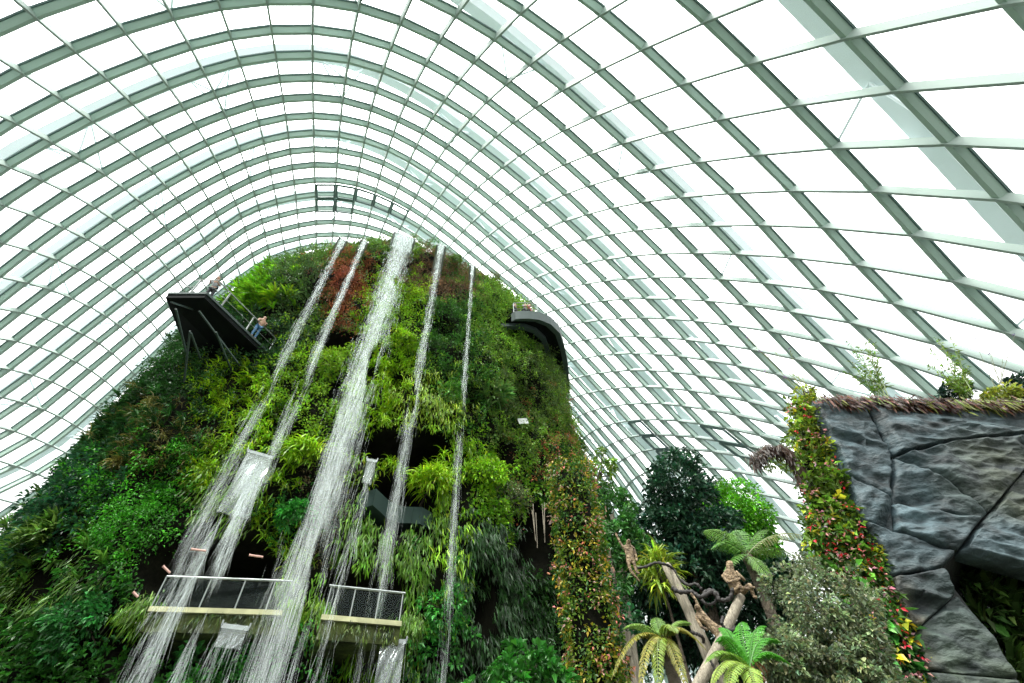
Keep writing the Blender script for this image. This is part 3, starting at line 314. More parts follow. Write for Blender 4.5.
 [-2733,2698,760,-2683,2707,892,-2632,2712,1014,-2578,2714,1128,-2521,2712,1236,-2462,2705,1340,-2389,2716,1448,-2326,2703,1540,-2271,2669,1623,-2219,2624,1699,-2168,2572,1772,-2117,2514,1841,-2064,2449,1908,-2008,2379,1973,-1947,2307,2035,-1883,2240,2094,-1815,2177,2149,-1745,2120,2200,-1673,2066,2247,-1599,2015,2290,-1524,1970,2329,-1449,1933,2363,-1376,1905,2393,-1306,1889,2418,-1239,1884,2439,-1172,1888,2457,-1107,1899,2472,-1042,1917,2483,-978,1939,2491,-913,1964,2495,-848,1994,2495,-782,2029,2492,-715,2069,2483,-647,2114,2469,-579,2164,2450,-510,2219,2423,-438,2277,2389,-363,2336,2347,-284,2395,2296,-199,2453,2235,-111,2509,2162,-19,2565,2076,74,2618,1978,166,2669,1867,255,2717,1745,338,2761,1617,412,2799,1485,481,2834,1348,543,2865,1207,600,2892,1061,650,2915,912,695,2935,758,734,2950,601,768,2962,442,794,2970,283,815,2973,128],
 [-2694,2817,793,-2642,2825,921,-2590,2829,1037,-2537,2829,1145,-2482,2824,1247,-2426,2814,1344,-2355,2821,1445,-2295,2805,1533,-2244,2769,1612,-2197,2723,1686,-2150,2671,1757,-2104,2611,1824,-2056,2545,1891,-2003,2472,1956,-1947,2398,2019,-1886,2330,2079,-1822,2266,2135,-1755,2208,2186,-1685,2153,2234,-1614,2101,2278,-1541,2054,2318,-1468,2014,2354,-1397,1985,2384,-1329,1966,2409,-1263,1958,2431,-1199,1960,2448,-1136,1970,2462,-1073,1984,2474,-1010,2003,2482,-946,2025,2486,-882,2051,2487,-816,2082,2484,-750,2118,2477,-683,2161,2464,-616,2209,2445,-548,2262,2419,-478,2319,2386,-404,2378,2345,-325,2436,2295,-240,2494,2234,-151,2551,2162,-58,2607,2076,37,2661,1977,130,2714,1864,221,2764,1740,305,2809,1608,381,2850,1473,450,2886,1333,513,2918,1188,570,2946,1039,620,2969,886,665,2989,729,703,3005,568,736,3016,406,762,3023,245,781,3026,88],
 [-2648,2933,822,-2595,2939,946,-2543,2941,1056,-2491,2940,1157,-2438,2932,1252,-2385,2920,1344,-2316,2923,1439,-2260,2904,1522,-2214,2867,1597,-2172,2820,1669,-2130,2767,1737,-2088,2706,1804,-2045,2638,1870,-1997,2564,1936,-1945,2489,1999,-1888,2419,2060,-1827,2354,2117,-1763,2296,2169,-1696,2240,2218,-1627,2187,2263,-1556,2137,2305,-1485,2095,2341,-1416,2063,2372,-1350,2043,2398,-1287,2033,2419,-1226,2033,2437,-1164,2040,2451,-1103,2052,2462,-1041,2067,2470,-979,2086,2476,-915,2108,2477,-850,2135,2475,-784,2168,2468,-719,2207,2456,-653,2253,2438,-586,2305,2413,-517,2361,2381,-444,2419,2341,-366,2477,2292,-281,2535,2232,-191,2592,2160,-97,2649,2075,-1,2705,1975,94,2759,1861,186,2810,1734,272,2858,1599,349,2900,1460,419,2937,1316,483,2970,1168,539,2998,1015,589,3023,859,634,3043,698,671,3058,535,703,3070,369,728,3076,206,746,3078,47],
 [-2596,3045,846,-2542,3049,967,-2490,3050,1071,-2439,3047,1165,-2389,3038,1254,-2339,3022,1340,-2274,3022,1428,-2222,3001,1506,-2181,2963,1578,-2143,2915,1648,-2106,2861,1714,-2070,2800,1780,-2031,2730,1846,-1989,2655,1912,-1942,2578,1976,-1889,2507,2038,-1831,2442,2095,-1770,2382,2149,-1706,2326,2199,-1639,2272,2245,-1571,2220,2288,-1502,2176,2325,-1435,2142,2357,-1372,2119,2383,-1311,2107,2405,-1252,2105,2422,-1192,2110,2437,-1133,2119,2448,-1072,2131,2457,-1011,2146,2463,-948,2164,2466,-884,2187,2465,-819,2217,2459,-754,2253,2448,-690,2298,2430,-624,2348,2407,-557,2403,2375,-485,2460,2336,-407,2518,2288,-322,2576,2229,-232,2633,2158,-136,2690,2072,-39,2747,1972,58,2803,1856,152,2856,1727,239,2905,1589,317,2949,1447,388,2988,1299,451,3021,1147,508,3051,991,558,3075,831,601,3095,668,638,3111,501,669,3122,332,693,3128,166,710,3129,6],
 [-2538,3153,867,-2483,3155,983,-2431,3155,1081,-2382,3150,1169,-2335,3139,1251,-2290,3121,1331,-2228,3118,1413,-2181,3095,1487,-2145,3055,1556,-2112,3007,1623,-2080,2953,1687,-2049,2891,1752,-2016,2821,1818,-1979,2744,1884,-1936,2666,1950,-1887,2594,2012,-1833,2528,2071,-1775,2468,2125,-1714,2411,2176,-1650,2356,2224,-1584,2303,2268,-1518,2257,2307,-1453,2220,2340,-1392,2195,2366,-1334,2181,2388,-1277,2177,2406,-1220,2180,2420,-1162,2186,2432,-1103,2195,2442,-1043,2206,2449,-982,2220,2452,-918,2239,2452,-854,2266,2448,-790,2300,2437,-727,2342,2421,-663,2391,2398,-597,2445,2368,-526,2501,2330,-448,2559,2283,-364,2616,2225,-272,2674,2154,-176,2731,2069,-78,2789,1968,21,2846,1851,116,2901,1719,205,2952,1578,284,2997,1432,355,3037,1280,419,3072,1125,475,3102,966,525,3127,803,568,3147,636,604,3163,466,634,3173,295,657,3179,126,673,3179,-35],
 [-2474,3256,884,-2418,3257,995,-2366,3255,1087,-2320,3249,1168,-2277,3236,1243,-2235,3217,1317,-2178,3211,1394,-2136,3186,1463,-2105,3145,1529,-2078,3097,1593,-2051,3043,1657,-2026,2980,1721,-1998,2910,1786,-1967,2832,1854,-1929,2753,1920,-1884,2680,1983,-1834,2613,2043,-1779,2553,2098,-1721,2496,2150,-1660,2439,2199,-1597,2385,2245,-1532,2337,2285,-1471,2298,2319,-1412,2270,2347,-1357,2255,2369,-1302,2249,2387,-1247,2249,2402,-1191,2253,2414,-1134,2258,2424,-1075,2266,2432,-1015,2276,2437,-952,2291,2438,-889,2314,2435,-826,2345,2426,-764,2385,2411,-701,2433,2389,-636,2486,2359,-567,2542,2322,-490,2599,2276,-405,2656,2219,-314,2714,2149,-216,2772,2064,-116,2831,1962,-16,2889,1844,80,2946,1710,170,2998,1565,250,3045,1416,322,3086,1261,386,3122,1102,442,3152,940,491,3178,774,534,3198,604,569,3213,431,598,3223,257,619,3228,86,635,3227,-76],
]
# ------------------------------------------------------------------ setting: ground and glass dome
def atz(p, z): d = ray(p); return EYE + d * ((z - EYE[2]) / d[..., 2:3])
def atr(p, rho): d = ray(p); return EYE + d * (rho / np.hypot(d[..., 0:1], d[..., 1:2]))
b = MB(); gx, gy = np.meshgrid(np.linspace(-52, 30, 60), np.linspace(-20, 85, 56), indexing='ij')
gz = .12 * noise(np.stack([gx, gy, 0 * gx], -1), 6) - .1
b.grid(np.stack([gx, gy, gz], -1)); b.build('floor', M['ground'], kind='structure', label='dark planted ground under the dome')

G = np.array(GRID, float).reshape(34, 56, 3) / 50.0 + np.array([0, 0, 1.6])
EC = np.array([-15, 35, -5 + 1.6]); EA = np.array([40, 51.69, 55.2]); _c, _s = math.cos(.55), math.sin(.55)
ER = np.array([[_c, _s, 0], [-_s, _c, 0], [0, 0, 1]])
def dome_n(P): return nrm((((P - EC) @ ER.T) / EA ** 2) @ ER)
GN = dome_n(G); I0, J0 = -7, -23
def runs(P):
    ok = P[:, 2] > -.4; out = []; s = None
    for k in range(len(P) + 1):
        if k < len(P) and ok[k]:
            if s is None: s = k
        elif s is not None:
            if k - s > 1: out.append((s, k))
            s = None
    return out
dome = empty('ceiling', (EC[0], EC[1], 0), 'pale green steel gridshell dome glazed all over, arching above the planted mountain', 'dome', kind='structure')
for i in range(34):
    m = MB()
    for s, k in runs(G[i]):
        P, Nn = G[i, s:k], GN[i, s:k]
        m.strip(P, Nn, .24, .10, .58, m=0); m.strip(P, Nn, .36, .57, .68, m=1)
    if m.n: m.build('arch_beam', [M['arch'], M['dark_steel']], dome)
for j in range(56):
    m = MB()
    for s, k in runs(G[:, j]):
        m.strip(G[s:k, j], GN[s:k, j], .13, 0, .60)
    if m.n: m.build('purlin_beam', M['purlin'], dome)
m = MB(); ok = (G[:-1, :-1, 2] > -1) & (G[1:, 1:, 2] > -1)
ii, jj = np.nonzero(ok); V = (G + GN * .66).reshape(-1, 3); q = ii * 56 + jj
m.add(V, np.stack([q, q + 1, q + 57, q + 56], -1)); m.build('glazing', M['glass'], dome)
def dome_pt(i, j, h=0.0):
    a, c = i - I0, j - J0; a0, c0 = int(math.floor(a)), int(math.floor(c)); a0 = min(a0, 32); c0 = min(c0, 54); u, v = a - a0, c - c0
    P = (G[a0, c0] * (1 - u) * (1 - v) + G[a0 + 1, c0] * u * (1 - v) + G[a0, c0 + 1] * (1 - u) * v + G[a0 + 1, c0 + 1] * u * v)
    return P + dome_n(P) * h
def ioff(j): return float(np.interp(j, [-8, 0, 5, 9], [-.4, -.15, .2, .2]))
for i0 in (-4.5, -.5, 3.5, 7.5, 11.5, 15.5, 19.5, 23.5):
    P = np.array([dome_pt(i0 + ioff(j), j, 3.3) for j in np.arange(-23, 32.1, .5)])
    P = P[P[:, 2] > 0]; m = MB(); m.strip(P, dome_n(P), .95, -.3, .5)
    ro = m.build('outer_rib', M['outer'], dome)
    for j in range(-19, 32, 4):
        A = dome_pt(i0, j, 3.1); io = i0 + ioff(j)
        if A[2] < 1: continue
        m = MB()
        for di in (-.5, .5):
            Bn = dome_pt(i0 + di, j, .6)
            for dj in (-.16, .16): m.tube([Bn, dome_pt(io, j + dj * 4, 3.0)], .08, 5)
        m.build('strut', M['outer'], ro)
# opened vent frames
def vent(cells, label):
    m = MB()
    for i, j in cells:
        c = [dome_pt(i + a, j + bb, -.15) for a, bb in ((.06, .06), (.06, .94), (.94, .94), (.94, .06))]
        for k in range(4): m.bar(c[k], c[(k + 1) % 4], .16, .16)
    m.build('vent_frame', M['dark_steel'], dome)
vent([(9, 0), (10, 0), (9, 1), (10, 1)], ''); vent([(9, 2), (9, 3), (9, 4)], '')
vent([(9, 21), (9, 22), (9, 23)], ''); vent([(5, 21), (5, 22)], '')

# ------------------------------------------------------------------ the mountain
MC = np.array([-10.0, 28.0]); MV = nrm(MC); MU = np.array([MV[1], -MV[0]]); MA, MBx = 15.0, 11.0
_pz = np.array([-1, 0, 10, 20, 24, 27.5, 30.5, 34.2, 37.0, 39.0, 40.0]); _ps = np.array([1.04, 1.03, 1.0, .99, .975, .95, .90, .80, .62, .34, 0.0])
def mshape(t):
    "profile by arc parameter t 0..1 -> (z, scale)"
    L = np.concatenate([[0], np.cumsum(np.hypot(np.diff(_pz), np.diff(_ps) * 13))]); L /= L[-1]
    return np.interp(t, L, _pz), np.interp(t, L, _ps)
CAVES = [(398, 449, 56, 14, 3.2), (398, 505, 33, 25, 2.8), (338, 392, 10, 15, 1.6), (338, 345, 22, 10, 2.0), (395, 385, 9, 8, 1.0),
         (296, 438, 11, 9, 1.2), (440, 332, 13, 13, 1.0), (214, 574, 68, 36, 4.2), (190, 642, 76, 22, 3.8), (362, 596, 44, 24, 4.0), (354, 650, 30, 18, 2.6),
         (532, 538, 18, 30, 2.2), (478, 600, 14, 40, 1.2), (58, 582, 22, 22, 2.0), (322, 505, 10, 26, .8), (470, 400, 14, 10, .8), (520, 395, 18, 20, .7), (500, 460, 14, 14, 1.0), (255, 345, 30, 10, 1.0), (120, 470, 16, 8, .8), (455, 500, 10, 25, .8), (340, 560, 10, 14, 1.2)]
def caves(P, deep=0.0):
    q = pix(P); out = np.zeros(q.shape[:-1])
    front = ((P[..., :2] - MC) @ MV) < 2
    for cx, cy, rx, ry, dp in CAVES:
        if dp < deep: continue
        e = np.sqrt(((q[..., 0] - cx) / rx) ** 2 + ((q[..., 1] - cy) / ry) ** 2)
        out = np.maximum(out, dp * np.clip((1.12 - e) / .3, 0, 1))
    return out * front
def mpoint(phi, t):
    z, s = mshape(t)
    xy = MC + MU * (MA * s * np.sin(phi))[..., None] - MV * (MBx * s * np.cos(phi))[..., None]
    P = np.concatenate([xy, z[..., None]], -1); out = np.concatenate([nrm(xy - MC), 0 * z[..., None]], -1)
    P = P + out * (.8 * noise(P, 4.0) + .5 * noise(P, 1.5, 2))[..., None] * np.clip(s * 3, 0, 1)[..., None]
    return P, out, s
NP_, NT = 320, 130
ph, tt = np.meshgrid(np.linspace(-np.pi, np.pi, NP_, endpoint=False), np.linspace(0, 1, NT), indexing='ij')
MP, MO, MS = mpoint(ph, tt); CV = caves(MP); MPc = MP - MO * CV[..., None]
m = MB(); m.grid(MPc.transpose(1, 0, 2), closed=True)
mountain = empty('artificial_mountain', (MC[0], MC[1], 0), 'steep artificial mountain with caves and ledges, clothed in green plants', 'mountain', kind='thing')
m.build('mountain_body', M['soil'], mountain, smooth=True)
def mfront(p, off=0.0):
    "first point where the ray towards p meets the mountain, pulled off towards the eye"
    d = ray(np.asarray(p, float)); t = np.arange(12, 60, .08); Q = EYE + d * t[:, None]
    s = np.interp(Q[:, 2], _pz, _ps); e = np.hypot(((Q[:, :2] - MC) @ MU) / MA, ((Q[:, :2] - MC) @ MV) / MBx)
    k = np.nonzero(e < s)[0]; k = k[0] if len(k) else int(np.argmin(e - s))
    return EYE + d * (t[k] - off)

# planting on the mountain: zones say what grows where: x, y, spread, colour, habit, size
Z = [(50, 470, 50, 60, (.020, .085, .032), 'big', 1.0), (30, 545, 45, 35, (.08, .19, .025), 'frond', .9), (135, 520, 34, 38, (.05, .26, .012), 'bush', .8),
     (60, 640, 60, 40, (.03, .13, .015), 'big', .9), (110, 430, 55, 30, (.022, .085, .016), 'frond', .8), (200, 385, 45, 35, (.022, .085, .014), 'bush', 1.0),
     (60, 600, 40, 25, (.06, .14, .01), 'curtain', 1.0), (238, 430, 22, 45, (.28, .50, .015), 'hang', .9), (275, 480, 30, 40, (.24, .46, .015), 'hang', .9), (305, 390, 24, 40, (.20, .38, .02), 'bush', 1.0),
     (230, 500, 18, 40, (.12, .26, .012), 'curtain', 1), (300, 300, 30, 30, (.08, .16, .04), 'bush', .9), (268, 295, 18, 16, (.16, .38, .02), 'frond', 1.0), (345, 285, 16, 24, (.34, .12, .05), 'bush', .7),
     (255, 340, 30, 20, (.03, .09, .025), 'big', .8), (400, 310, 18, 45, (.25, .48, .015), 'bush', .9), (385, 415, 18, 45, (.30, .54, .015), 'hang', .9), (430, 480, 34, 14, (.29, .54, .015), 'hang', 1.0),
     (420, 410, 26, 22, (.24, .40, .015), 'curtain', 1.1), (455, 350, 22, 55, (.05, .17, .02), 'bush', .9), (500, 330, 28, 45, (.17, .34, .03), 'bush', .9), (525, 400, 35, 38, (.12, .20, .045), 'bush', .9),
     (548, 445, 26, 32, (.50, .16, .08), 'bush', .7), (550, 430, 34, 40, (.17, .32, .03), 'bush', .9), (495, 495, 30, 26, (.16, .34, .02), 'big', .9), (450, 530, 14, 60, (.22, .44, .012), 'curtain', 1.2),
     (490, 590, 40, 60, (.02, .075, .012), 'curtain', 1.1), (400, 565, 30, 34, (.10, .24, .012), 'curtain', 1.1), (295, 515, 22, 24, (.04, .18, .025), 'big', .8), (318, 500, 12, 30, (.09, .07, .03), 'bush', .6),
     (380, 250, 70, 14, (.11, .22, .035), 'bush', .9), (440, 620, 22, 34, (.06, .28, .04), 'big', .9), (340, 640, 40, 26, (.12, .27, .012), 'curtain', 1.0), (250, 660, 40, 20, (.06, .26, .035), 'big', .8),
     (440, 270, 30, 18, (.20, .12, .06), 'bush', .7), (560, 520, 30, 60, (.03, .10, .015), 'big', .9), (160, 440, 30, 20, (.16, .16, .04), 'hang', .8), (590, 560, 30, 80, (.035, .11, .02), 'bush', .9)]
REG = [('broadleaf_foliage', (60, 455), 'dark blue-green leafy shrubs on the steep left shoulder of the mountain'),
       ('bushy_foliage', (140, 520), 'vivid green bushy mound hanging left of the lower cascade'),
       ('vine_foliage', (50, 640), 'deep green leafy vines filling the bottom left corner of the mountain'),
       ('fern_foliage', (215, 385), 'dark green ferns growing under the left lookout platform'),
       ('summit_foliage', (300, 285), 'mixed green and rust-red plants on the summit left of the widest waterfall'),
       ('moss_fern', (270, 450), 'yellow-green mossy ferns between the two left waterfalls and the widest one'),
       ('lime_foliage', (400, 340), 'lime-green shrubs in the gap right beside the widest waterfall'),
       ('crest_foliage', (480, 310), 'green shrubs on the crest around the rightmost thin waterfall'),
       ('flowering_foliage', (545, 430), 'olive shrubs dotted with red and pink flowers on the right flank'),
       ('ledge_fern', (425, 465), 'bright yellow-green ferns hanging over the dark hollows in mid mountain'),
       ('hanging_vine', (480, 580), 'dark hanging vines and moss strips on the lower right of the mountain'),
       ('ledge_moss', (350, 610), 'mossy trailing plants around the lower walkway right of the widest waterfall'),
       ('foot_foliage', (230, 645), 'leafy plants at the foot of the mountain below the glass-railed walkway')]
rng = np.random.default_rng(3)
NC = 33000
fp = rng.uniform(-2.3, 2.3, NC); ft = rng.uniform(0.02, .995, NC)
P, O, S = mpoint(fp, ft); cv = caves(P); cd = caves(P, 1.9); P = P - O * cv[:, None]; cv = cd
keep = (cv < .35) & (rng.random(NC) < np.clip(S + .15, 0, 1))
P, O, S = P[keep], O[keep], S[keep]; qx = pix(P)
inframe = (qx[:, 0] > -140) & (qx[:, 1] < 800)
for x0_, x1_, y0_, y1_ in ((146, 286, 598, 628), (322, 404, 606, 636)): inframe &= ~((qx[:, 0] > x0_) & (qx[:, 0] < x1_) & (qx[:, 1] > y0_) & (qx[:, 1] < y1_))
P, O, S, qx = P[inframe], O[inframe], S[inframe], qx[inframe]
Nn = nrm(O + np.array([0, 0, 1.]) * np.clip(1.1 - S, .05, 1)[:, None] * 1.3)
zz = np.array([[z[0], z[1], z[2], z[3]] for z in Z], float)
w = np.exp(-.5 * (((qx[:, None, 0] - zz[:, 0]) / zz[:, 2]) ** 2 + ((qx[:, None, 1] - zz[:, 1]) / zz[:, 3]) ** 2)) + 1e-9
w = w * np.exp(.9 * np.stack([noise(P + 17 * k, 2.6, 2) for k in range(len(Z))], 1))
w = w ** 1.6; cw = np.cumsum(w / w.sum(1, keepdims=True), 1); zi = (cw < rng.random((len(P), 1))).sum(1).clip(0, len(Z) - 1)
ri = np.argmin(((qx[:, None] - np.array([r[1] for r in REG])[None]) ** 2).sum(-1), 1)
KN = dict(bush=30, big=18, hang=20, curtain=24, frond=14); SZ = dict(bush=.72, big=.62, hang=.72, curtain=.6, frond=.62)
for k, (nm, c, lab) in enumerate(REG):
    mb = MB()
    for zk, z in enumerate(Z):
        s = np.nonzero((ri == k) & (zi == zk))[0]
        if len(s) == 0: continue
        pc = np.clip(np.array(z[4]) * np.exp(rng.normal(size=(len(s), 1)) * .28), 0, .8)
        rad = .32 * rng.uniform(.7, 1.4, len(s)) * (1.2 if z[5] in ('bush', 'big') else .8)
        lift = rng.uniform(.0, .45, (len(s), 1))
        lift = lift + .5 * (rng.random(lift.shape) < .08)
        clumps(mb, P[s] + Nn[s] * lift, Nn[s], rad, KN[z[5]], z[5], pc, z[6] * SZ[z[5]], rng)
    if mb.n: mb.build(nm, M['leaf'], kind='stuff', label=lab, cat='foliage')
# single plants that stand out on the mountain
def mplant(p, r, kind, col, label, name='shrub', cat='shrub', n=40, k=18, size=.7, off=.35, flower=None, group=None, squash=.8):
    c0 = mfront(p, off); r_ = np.random.default_rng(int(p[0] * 3 + p[1])); dirn = nrm(np.array([*(c0[:2] - MC), 0])) + np.array([0, 0, .5])
    root = empty(name, c0 - np.array([0, 0, r * squash]), label, cat, group); d = nrm(r_.normal(size=(n, 3)) + nrm(dirn) * .6); q = c0 + d * np.array([r, r, r * squash]) * r_.uniform(.5, 1, (n, 1)); mb = MB()
    clumps(mb, q, d, r * .3, k, kind, np.clip(np.array(col) * np.exp(r_.normal(size=(n, 1)) * .25), 0, .85), size, r_); mb.build('foliage', M['leaf'], root)
    mb = MB(); a_ = c0 - nrm(dirn) * (r + .5)
    for j in range(5): mb.tube([a_, c0, c0 + d[j] * r * .7], [.05, .035, .012], 5)
    mb.build('stem', M['bark'], root)
    if flower is not None:
        mb = MB(); clumps(mb, q[::2] + d[::2] * .1, d[::2], r * .25, 3, 'bush', np.array(flower), size * .6, r_); mb.build('flowers', M['leaf'], root, kind='stuff')
LIME = (.30, .52, .02)
mplant((262, 300), .75, 'frond', (.22, .50, .02), 'upright bright fern left of a second one near the summit', 'bird_nest_fern', 'fern', 10, 16, .95)
mplant((281, 302), .65, 'frond', (.28, .52, .02), 'upright bright fern directly left of the first thin waterfall', 'bird_nest_fern', 'fern', 10, 16, .9)
mplant((303, 272), .9, 'bush', (.34, .44, .03), 'yellow-leaved shrub high on the left edge of the summit', n=50)
mplant((348, 283), 1.0, 'bush', (.34, .10, .05), 'rust-red shrub between the two leftmost waterfalls', n=60, k=22, size=.5)
mplant((322, 262), .7, 'bush', (.10, .20, .03), 'dark green shrub on the skyline left of the first waterfall', n=40)
mplant((455, 262), .6, 'bush', (.12, .24, .03), 'small green shrub on the skyline beside the fourth waterfall', n=36)
mplant((492, 280), .7, 'bush', (.12, .17, .05), 'twiggy flowering shrub on the skyline right of the thinnest waterfall', n=36, size=.5, flower=(.45, .12, .12))
mplant((418, 300), .8, 'bush', LIME, 'rounded lime shrub between the widest and the fourth waterfall near the top', n=46)
mplant((402, 345), .9, 'bush', LIME, 'big lime-yellow shrub right of the widest waterfall at the shadowed gap', n=56)
mplant((330, 365), .8, 'bush', (.24, .42, .02), 'lime shrub left of the widest waterfall below a dark gap', n=46)
mplant((449, 395), .9, 'bush', (.10, .28, .03), 'mid-green shrub between the fourth and thinnest waterfalls', n=46)
mplant((492, 398), .8, 'frond', (.10, .22, .05), 'feathery dark green fern on the right flank', 'fern', 'fern', 14, 14, .9)
mplant((484, 478), 1.0, 'big', (.26, .50, .02), 'bright lime broad-leaved shrub right of the thinnest waterfall', n=60, size=.5)
mplant((508, 500), 1.1, 'bush', (.12, .16, .06), 'olive dome-shaped shrub with tiny red blooms beneath the white panel', n=90, size=.42, flower=(.45, .10, .06))
mplant((556, 415), .9, 'bush', (.14, .22, .04), 'loose shrub with salmon flowers at the right edge of the mountain', n=60, size=.5, flower=(.62, .20, .14))
mplant((575, 452), .9, 'bush', (.16, .20, .04), 'orange-flowered shrub lowest on the right edge of the mountain', n=60, size=.45, flower=(.70, .22, .08))
mplant((134, 470), .9, 'hang', (.26, .24, .06), 'tan-green grassy mound on the left shoulder', 'grass_mound', 'grass', 40, 20, .7)
mplant((189, 462), 1.1, 'bush', (.06, .30, .015), 'vivid green rounded shrub left of the broad cascade', n=80, size=.5)
mplant((142, 535), 1.4, 'bush', (.05, .27, .012), 'largest vivid green mound, overhanging the left walkway end', n=130, size=.5, squash=1.1)
mplant((192, 372), .55, 'big', (.42, .46, .03), 'yellow-leaved plant between the legs of the lookout platform', n=16, size=.6)
mplant((214, 382), .5, 'big', (.36, .44, .04), 'yellow-green plant right of the lookout platform legs', n=16, size=.6)
mplant((60, 545), 1.2, 'frond', (.10, .20, .03), 'pale-fronded fern at the left frame edge of the mountain', 'fern', 'fern', 50, 16, .6)
mplant((298, 518), .7, 'big', (.04, .24, .03), 'clump of glossy round leaves left of the widest waterfall', n=50, size=.42)
mplant((440, 608), .9, 'big', (.07, .34, .05), 'climbing plant with round bright leaves beside the thinnest waterfall', 'climber', 'plant', 46, 12, .42)
mplant((205, 668), .9, 'big', (.06, .28, .05), 'round-leaved plant at the foot of the broad cascade', n=46, size=.45)
mplant((262, 662), .7, 'big', (.05, .26, .04), 'round-leaved plant under the left side of the widest waterfall', n=36, size=.42)
mplant((90, 632), 1.3, 'big', (.03, .16, .03), 'broad-leaved vine cushion at the lower left of the mountain', n=90, size=.5, squash=.7)
mplant((215, 478), .7, 'hang', LIME, 'mossy lime fern tuft left of the broad cascade trough', 'fern', 'fern', 26, 18, .7)
mplant((305, 458), .9, 'hang', LIME, 'mossy lime fern tuft between the broad cascade and the widest waterfall', 'fern', 'fern', 40, 18, .75)
mplant((432, 483), .8, 'hang', (.33, .55, .02), 'lime fern cushion spilling over the hollow right of the fourth waterfall', 'fern', 'fern', 36, 18, .8)

mplant((146, 616), .7, 'curtain', (.10, .22, .015), 'trailing mossy tuft at the left end of the glass-railed walkway', 'moss_tuft', 'plant', 40, 18, .5, off=1.3)
mplant((288, 618), .55, 'curtain', (.16, .32, .015), 'trailing mossy tuft at the right end of the glass-railed walkway', 'moss_tuft', 'plant', 36, 18, .5, off=1.2)
mplant((410, 628), .6, 'curtain', (.10, .22, .015), 'trailing mossy tuft at the right end of the second walkway', 'moss_tuft', 'plant', 36, 18, .5, off=1.1)
mplant((318, 612), .4, 'curtain', (.16, .32, .015), 'trailing mossy tuft at the left end of the second walkway', 'moss_tuft', 'plant', 26, 18, .45, off=1.1)
# ------------------------------------------------------------------ waterfalls
def streaks(mb, P, D, L, W, C=None):
    "falling drops drawn out into slim spindles; P top points, D directions, L length, W radius"
    N = len(P); D = nrm(D); a = nrm(np.cross(D, np.array([.3, 1, .1]))); b_ = np.cross(D, a); L = np.asarray(L)[:, None]; W = np.asarray(W)[:, None]
    mid = P + D * L * .45; an = np.array([0, 2.094, 4.189])
    V = np.stack([P] + [mid + a * W * math.cos(t) + b_ * W * math.sin(t) for t in an] + [P + D * L], 1)
    q = np.arange(N)[:, None] * 5
    F = np.concatenate([q + np.array([[0, 1, 2]]), q + np.array([[0, 2, 3]]), q + np.array([[0, 3, 1]]), q + np.array([[4, 2, 1]]), q + np.array([[4, 3, 2]]), q + np.array([[4, 1, 3]])])
    mb.add(V.reshape(-1, 3), F)
rw = np.random.default_rng(21)
def rho_front(az):
    d = np.array([math.sin(az), math.cos(az)]); t = np.arange(8, 40, .05); Q = d * t[:, None]
    e = np.hypot(((Q - MC) @ MU) / MA, ((Q - MC) @ MV) / MBx); k = np.nonzero(e < 1)[0]
    return t[k[0]] if len(k) else t[int(np.argmin(e))]
